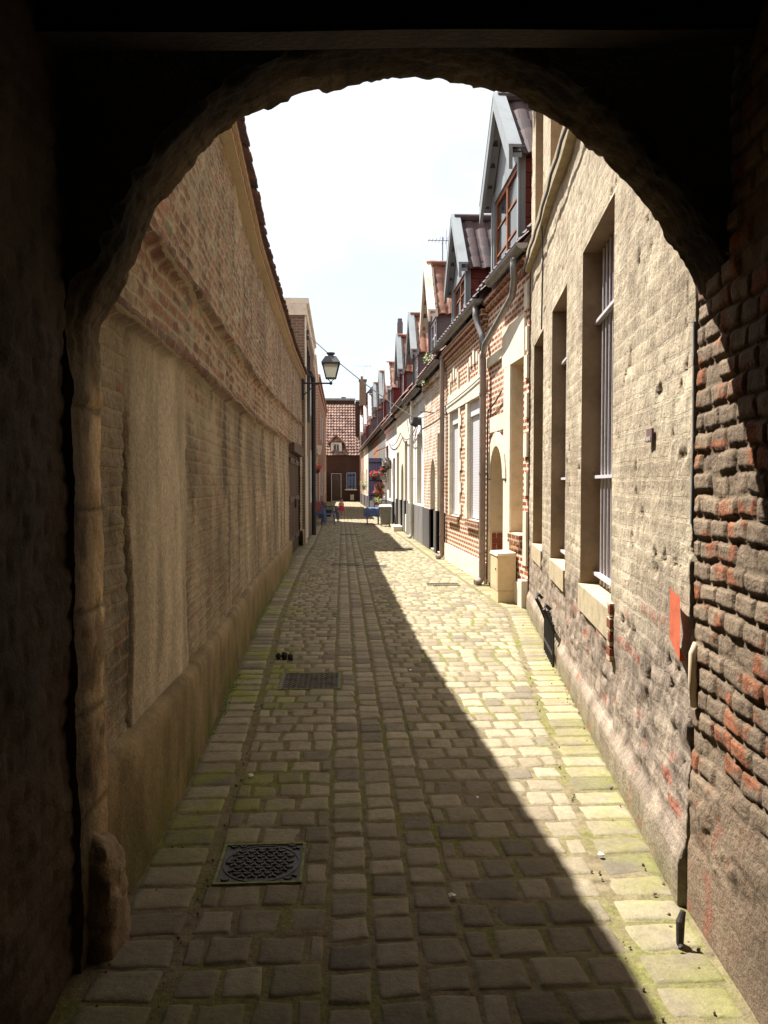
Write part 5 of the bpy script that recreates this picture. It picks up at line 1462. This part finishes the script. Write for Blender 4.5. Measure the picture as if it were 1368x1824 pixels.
def wheelie():
    root = empty('wheelie_bin', (1.62, 29.8, 0), 'grey waste bin with pale lid in front of the flowers', 'bin')
    b = MB(); b.hexa([(1.46,29.55,.06),(1.80,29.55,.06),(1.80,29.95,.06),(1.46,29.95,.06),(1.40,29.5,.74),(1.84,29.5,.74),(1.84,30.05,.74),(1.40,30.05,.74)]); b.build('body', M_bin, root)
    b = MB(); b.hexa([(1.37,29.46,.74),(1.87,29.46,.74),(1.87,30.1,.74),(1.37,30.1,.74),(1.40,29.5,.79),(1.84,29.5,.79),(1.84,30.07,.82),(1.40,30.07,.82)]); b.build('lid', M_binlid, root)
    for x in (1.47, 1.79):
        b = MB(); b.tube([(x-.02,29.95,.07),(x+.02,29.95,.07)], .07, 12); b.build('wheel', M_blackiron, root)
wheelie()
flowers('leafy_pot_plant', (1.32,29.95,.80), .17, None, 'pale leafy plant in a pot on top of the bin and table', M_terra, .1, .12, n=260)
def table():
    root = empty('small_table', (1.2, 31.2, 0), 'small dark low table standing left of the grey bin', 'table')
    b = MB(); b.box(.95,1.45,30.95,31.5,.60,.64); b.build('tabletop', M_darkchair, root)
    for x in (.98,1.42):
        for y in (30.98,31.47):
            b = MB(); b.bar((x,y,0),(x,y,.6),.035,.035); b.build('leg', M_darkchair, root)
    n = 22; U, V = np.meshgrid(np.linspace(-1,1,n), np.linspace(-1,1,n), indexing='ij')
    d = np.maximum(np.abs(U)/.8, np.abs(V)/.8)
    X = 1.18+np.clip(U*.36,-.27,.27)+.05*U*(d>1)+.02*np.sin(V*9)*(d>1); Y = 31.2+np.clip(V*.38,-.29,.29)+.02*np.sin(U*9)*(d>1)
    Z = .655-np.clip(d-.95,0,1)*1.15+.01*np.sin(U*7+V*5)
    b = MB(); b.grid(np.stack([X,Y,Z],-1)); tag(b.build('blue_cloth', M_cloth, smooth=True), 'crumpled faded blue cloth hanging over the low table', 'cloth')
table()
def chair(loc, rz, mat, label, name='garden_chair'):
    root = empty(name, (0,0,0), label, 'chair', 'garden chairs on the left of the lane')
    w = .27
    b = MB()                                   # seat, slightly dished
    n = 10; U, V = np.meshgrid(np.linspace(-1,1,n), np.linspace(-1,1,n), indexing='ij')
    P = np.stack([U*w, V*.25, .42-.02*(1-U**2)*(1-V**2)+.02*V], -1); b.grid(P); b.grid(P-np.array([0,0,.02]), flip=True)
    b.bar((-w,.25,.43),(w,.25,.43),.03,.05); b.bar((-w,-.25,.39),(w,-.25,.39),.03,.05); b.bar((-w,-.25,.4),(-w,.25,.43),.03,.04); b.bar((w,-.25,.4),(w,.25,.43),.03,.04)
    b.build('seat', mat, root)
    b = MB(); f = lambda z: -.25-(z-.42)*.28
    for i in range(6):
        x = -.2+i*.08; b.bar((x,f(.44),.44),(x*1.05,f(.86),.86),.05,.014,up=(0,1,0))
    b.tube([(-w-.01,f(.42),.42),(-w-.01,f(.8),.8),(-.18,f(.88),.88),(0,f(.9),.9),(.18,f(.88),.88),(w+.01,f(.8),.8),(w+.01,f(.42),.42)], .022, 8)
    b.build('backrest', mat, root)
    for s in (-1, 1):
        b = MB(); b.bar((s*(w+.02),-.33,.64),(s*(w+.03),.22,.66),.06,.02); b.build('armrest', mat, root)
        b = MB(); b.tube([(s*(w+.03),.2,.65),(s*(w+.04),.25,.4),(s*(w+.06),.29,0)], [.02,.028,.022], 8); b.build('leg', mat, root)
        b = MB(); b.tube([(s*(w),-.26,.42),(s*(w+.03),-.36,0)], [.03,.022], 8); b.build('leg', mat, root)
    root.location = loc; root.rotation_euler = (0,0,rz)
    return root
c1 = chair((-.72,30.6,0), math.radians(-125), M_bluechair, 'blue plastic garden armchair with a brown towel on its back')
c2 = chair((-.47,33.2,0), math.radians(-95), M_darkchair, 'dark garden armchair behind the blue one, nearer mid lane')
c3 = chair((-.95,32.0,0), math.radians(-90), M_bluechair, 'second blue armchair against the wall half hidden behind the first')
n = 14; U, V = np.meshgrid(np.linspace(-1,1,n), np.linspace(0,1,n), indexing='ij')
m = Matrix.Translation((-.72,30.6,0)) @ Matrix.Rotation(math.radians(-125),4,'Z')
G = np.zeros((n,n,3))
for i in range(n):
    for j in range(n):
        v = V[i,j]*2-1; z = .93-.42*abs(v)**1.3; y = -.38+.02*0+(.028 if v > 0 else -.05)*min(1,abs(v)*4)+(.0 if abs(v)<.1 else (.93-z)*.28)
        G[i,j] = m @ Vector((U[i,j]*.2+.01*math.sin(j*1.3), y, z+.012*math.sin(i*1.1)))
b = MB(); b.grid(G); tag(b.build('towel', M_towel, smooth=True), 'brown and red towel draped over the back of the blue chair', 'towel')
flowers('potted_shrub', (-.72,38.5,0), .30, None, 'green shrub in a dark pot behind the garden chairs', M_soil, .2, .35, n=600)
flowers('potted_flowers', (-.92,36.6,0.35), .18, M_redf, 'red flowering pot by the left wall behind the chairs', M_terra, .15, .2)
b = MB(); b.box(-1.1,-.75,36.4,36.8,0,.35); tag(b.build('wooden_crate', M_brownwood), 'low wooden crate under the red flowering pot', 'crate')
flowers('hanging_basket', (-.93,29.3,2.0), .14, M_redf, 'red flowers in a basket on the left house front', M_soil, .1, .12, n=200)
flowers('window_plant', (XF(52)-.25,52.5,1.2), .35, None, 'pale spiky plant on the right before the far house', M_potw, .15, .3, n=300)
flowers('gutter_weed', (XF(18.4)-.15,18.4,4.42), .16, None, 'green weed sprouting from the broken gutter', None, .1, .05, n=120)
flowers('gutter_weed', (XF(19.1)-.14,19.2,4.0), .10, None, 'small tuft of leaves hanging beneath the broken gutter', None, .1, .05, n=70)
# red parasol/awning and ornaments
b = MB()
b.quad((XF(33)-.02,33.6,3.3),(XF(35)-.02,35,3.3),(XF(35)-.55,35,3.0),(XF(33)-.55,33.6,3.0)); b.quad((XF(33)-.55,33.6,3.0),(XF(35)-.55,35,3.0),(XF(35)-.55,35,2.86),(XF(33)-.55,33.6,2.86))
b.bar((XF(33)-.02,33.6,3.2),(XF(33)-.55,33.6,2.98),.03,.03)
M_red = plain('red_canvas', srgb(160,58,46), .9, .25, 8)
tag(b.build('awning', M_red), 'small red canvas awning above the geraniums', 'awning')
random.seed(5)
for i in range(6):
    y = 31.5+i*.9; x = XF(y)-.06; z = 1.9+.5*random.random()
    b = MB(); b.box(x-.05, x+.03, y-.12, y+.12, z, z+.3); b.tube([(x-.05,y,z+.3),(x-.1,y,z+.45)], .02, 6)
    b.blob((x-.12,y,z+.05), .08, jit=.3)
    tag(b.build('wall_ornament', [M_brownwood, M_greyr, M_iron][i%3]), 'small dark ornament hung on the front wall above the flowers', 'ornament', 'ornaments hung by the geraniums')

# ------------------------------------------------------------------ toddler in the lane
def child():
    x, y = -.06, 41.5; H = .86
    root = empty('person', (x, y, 0), 'small child in a bright pink skirt standing in the lane', 'child')
    def skin(name, pts, edges, mat, rootv=0, sub=2):
        me = bpy.data.meshes.new(name); me.from_pydata([p[:3] for p in pts], edges, []); me.materials.append(mat)
        o = bpy.data.objects.new(name, me); COL.objects.link(o); o.parent = root
        o.modifiers.new('Skin', 'SKIN'); me.skin_vertices.new() if not me.skin_vertices else None
        sv = me.skin_vertices[0].data
        for i, p in enumerate(pts): sv[i].radius = (p[3], p[3]); sv[i].use_root = (i == rootv)
        s = o.modifiers.new('Sub', 'SUBSURF'); s.levels = sub; s.render_levels = sub
        me.update(); return o
    P = [(0,0,.40,.085),(0,0,.50,.08),(0,0,.60,.075),(0,0,.655,.035),(0,-.005,.70,.065),(0,-.008,.77,.085),(0,0,.84,.05)]
    E = [(0,1),(1,2),(2,3),(3,4),(4,5),(5,6)]
    for s in (-1, 1):
        k = len(P); P += [(s*.05,0,.36,.055),(s*.055,.0,.21,.036),(s*.055,.01,.05,.024),(s*.06,-.06,.025,.024)]; E += [(0,k),(k,k+1),(k+1,k+2),(k+2,k+3)]
        k = len(P); P += [(s*.09,0,.60,.035),(s*.13,-.01,.49,.024),(s*.14,-.06,.40,.018),(s*.142,-.07,.375,.018)]; E += [(2,k),(k,k+1),(k+1,k+2),(k+2,k+3)]
        for q in range(4):
            j = len(P); P += [(s*.142-.012+.008*q,-.078,.352,.0045),(s*.142-.014+.009*q,-.086,.332-.004*(q in (1,2)),.004)]; E += [(k+3,j),(j,j+1)]
        j = len(P); P += [(s*.128,-.09,.365,.0045),(s*.124,-.1,.35,.004)]; E += [(k+3,j),(j,j+1)]
    skin('body', P, E, M_skin)
    b = MB(); n = 24
    for (zs, mt, nm) in (([(.64,.07),(.6,.1),(.52,.097),(.43,.1)], M_pale, 'top'), ([(.45,.105),(.38,.13),(.30,.165),(.22,.19)], M_pink, 'skirt')):
        b = MB(); G = np.zeros((len(zs), n+1, 3))
        for i, (z, r) in enumerate(zs):
            for k in range(n+1):
                a = 2*math.pi*k/n; rr = r*(1+.06*math.sin(a*6)*(nm == 'skirt')*i/3)
                G[i,k] = (x+rr*math.cos(a), y+rr*.8*math.sin(a), z)
        b.grid(G); b.build(nm, mt, root, smooth=True)
    b = MB()
    U, V = np.meshgrid(np.linspace(0, math.pi, 14), np.linspace(0, 2*math.pi, 20), indexing='ij')
    r = .095*np.where((U > 1.5) & (np.sin(V) < -.2), .72, 1.0)
    G = np.stack([x+r*np.sin(U)*np.cos(V), y+.012+r*np.sin(U)*np.sin(V), .785+r*np.cos(U)*.95], -1); b.grid(G); b.blob((x-.07,y+.05,.84), .03); b.blob((x+.07,y+.05,.84), .03)
    b.build('hair', M_hair, root, smooth=True)
    b = MB()
    for s in (-1, 1): b.blob((x+s*.03,y-.088,.765), .009, jit=0)
    b.build('eyes', M_black, root); b = MB(); b.blob((x,y-.095,.745), .011, jit=0); b.blob((x-.085,y,.75), .016, jit=0); b.blob((x+.085,y,.75), .016, jit=0); b.build('nose_and_ears', M_skin, root)
    b = MB(); b.box(x-.018,x+.018,y-.092,y-.084,.715,.722); b.build('mouth', M_pinkf, root)
child()

# ------------------------------------------------------------------ camera, sun, sky
SUN = Vector((-.9, 1.0, 2.45)).normalized()
sd = bpy.data.lights.new('sun', 'SUN'); sd.energy = 5.0; sd.angle = math.radians(.5); sd.color = (1, .965, .915)
so = bpy.data.objects.new('sun', sd); COL.objects.link(so); so.rotation_euler = (-SUN).to_track_quat('-Z', 'Y').to_euler()
elev = math.asin(SUN.z); az = math.atan2(SUN.x, SUN.y)
w = bpy.data.worlds.new('World'); scene.world = w; w.use_nodes = True
nt = w.node_tree; nt.nodes.clear()
out = nt.nodes.new('ShaderNodeOutputWorld'); bg = nt.nodes.new('ShaderNodeBackground'); bg.inputs[1].default_value = .12
sky = nt.nodes.new('ShaderNodeTexSky'); sky.sky_type = 'NISHITA'; sky.sun_disc = False; sky.sun_elevation = elev; sky.sun_rotation = az % (2*math.pi); sky.dust_density = 2.5
tc = nt.nodes.new('ShaderNodeTexCoord'); no = nt.nodes.new('ShaderNodeTexNoise'); no.inputs['Scale'].default_value = 2.2; no.inputs['Detail'].default_value = 7; no.inputs['Roughness'].default_value = .55
mr = nt.nodes.new('ShaderNodeMapRange'); mr.inputs[1].default_value = .40; mr.inputs[2].default_value = .58; mr.inputs[3].default_value = .05
mx = nt.nodes.new('ShaderNodeMix'); mx.data_type = 'RGBA'; mx.inputs[7].default_value = (3.3, 3.3, 3.32, 1)
pb = nt.nodes.new('ShaderNodeMix'); pb.data_type = 'RGBA'; pb.inputs[0].default_value = .72; pb.inputs[7].default_value = (2.25, 2.55, 2.75, 1)
L = nt.links.new
L(tc.outputs['Generated'], no.inputs[0]); L(no.outputs['Fac'], mr.inputs[0]); L(mr.outputs[0], mx.inputs[0]); L(sky.outputs[0], pb.inputs[6]); L(pb.outputs[2], mx.inputs[6]); L(mx.outputs[2], bg.inputs[0]); L(bg.outputs[0], out.inputs[0])

cam = bpy.data.cameras.new('camera'); co = bpy.data.objects.new('camera', cam); COL.objects.link(co); scene.camera = co
cam.sensor_fit = 'VERTICAL'; cam.sensor_height = 36; cam.sensor_width = 27; cam.lens = 36*1400/1824; cam.clip_start = .05; cam.clip_end = 1500
co.location = (0, 0, 1.6)
yaw = math.atan(74/1400); pitch = math.atan(50/1400)
fwd = Vector((math.sin(yaw)*math.cos(pitch), math.cos(yaw)*math.cos(pitch), -math.sin(pitch)))
co.rotation_euler = fwd.to_track_quat('-Z', 'Y').to_euler()
scene.view_settings.view_transform = 'Standard'; scene.view_settings.look = 'None'; scene.view_settings.exposure = 0; scene.view_settings.gamma = 1
scene.render.engine = 'CYCLES'
scene.cycles.film_exposure = 3.0
scene.cycles.use_denoising = True
scene.cycles.max_bounces = 10; scene.cycles.diffuse_bounces = 6
scene.cycles.sample_clamp_indirect = 8
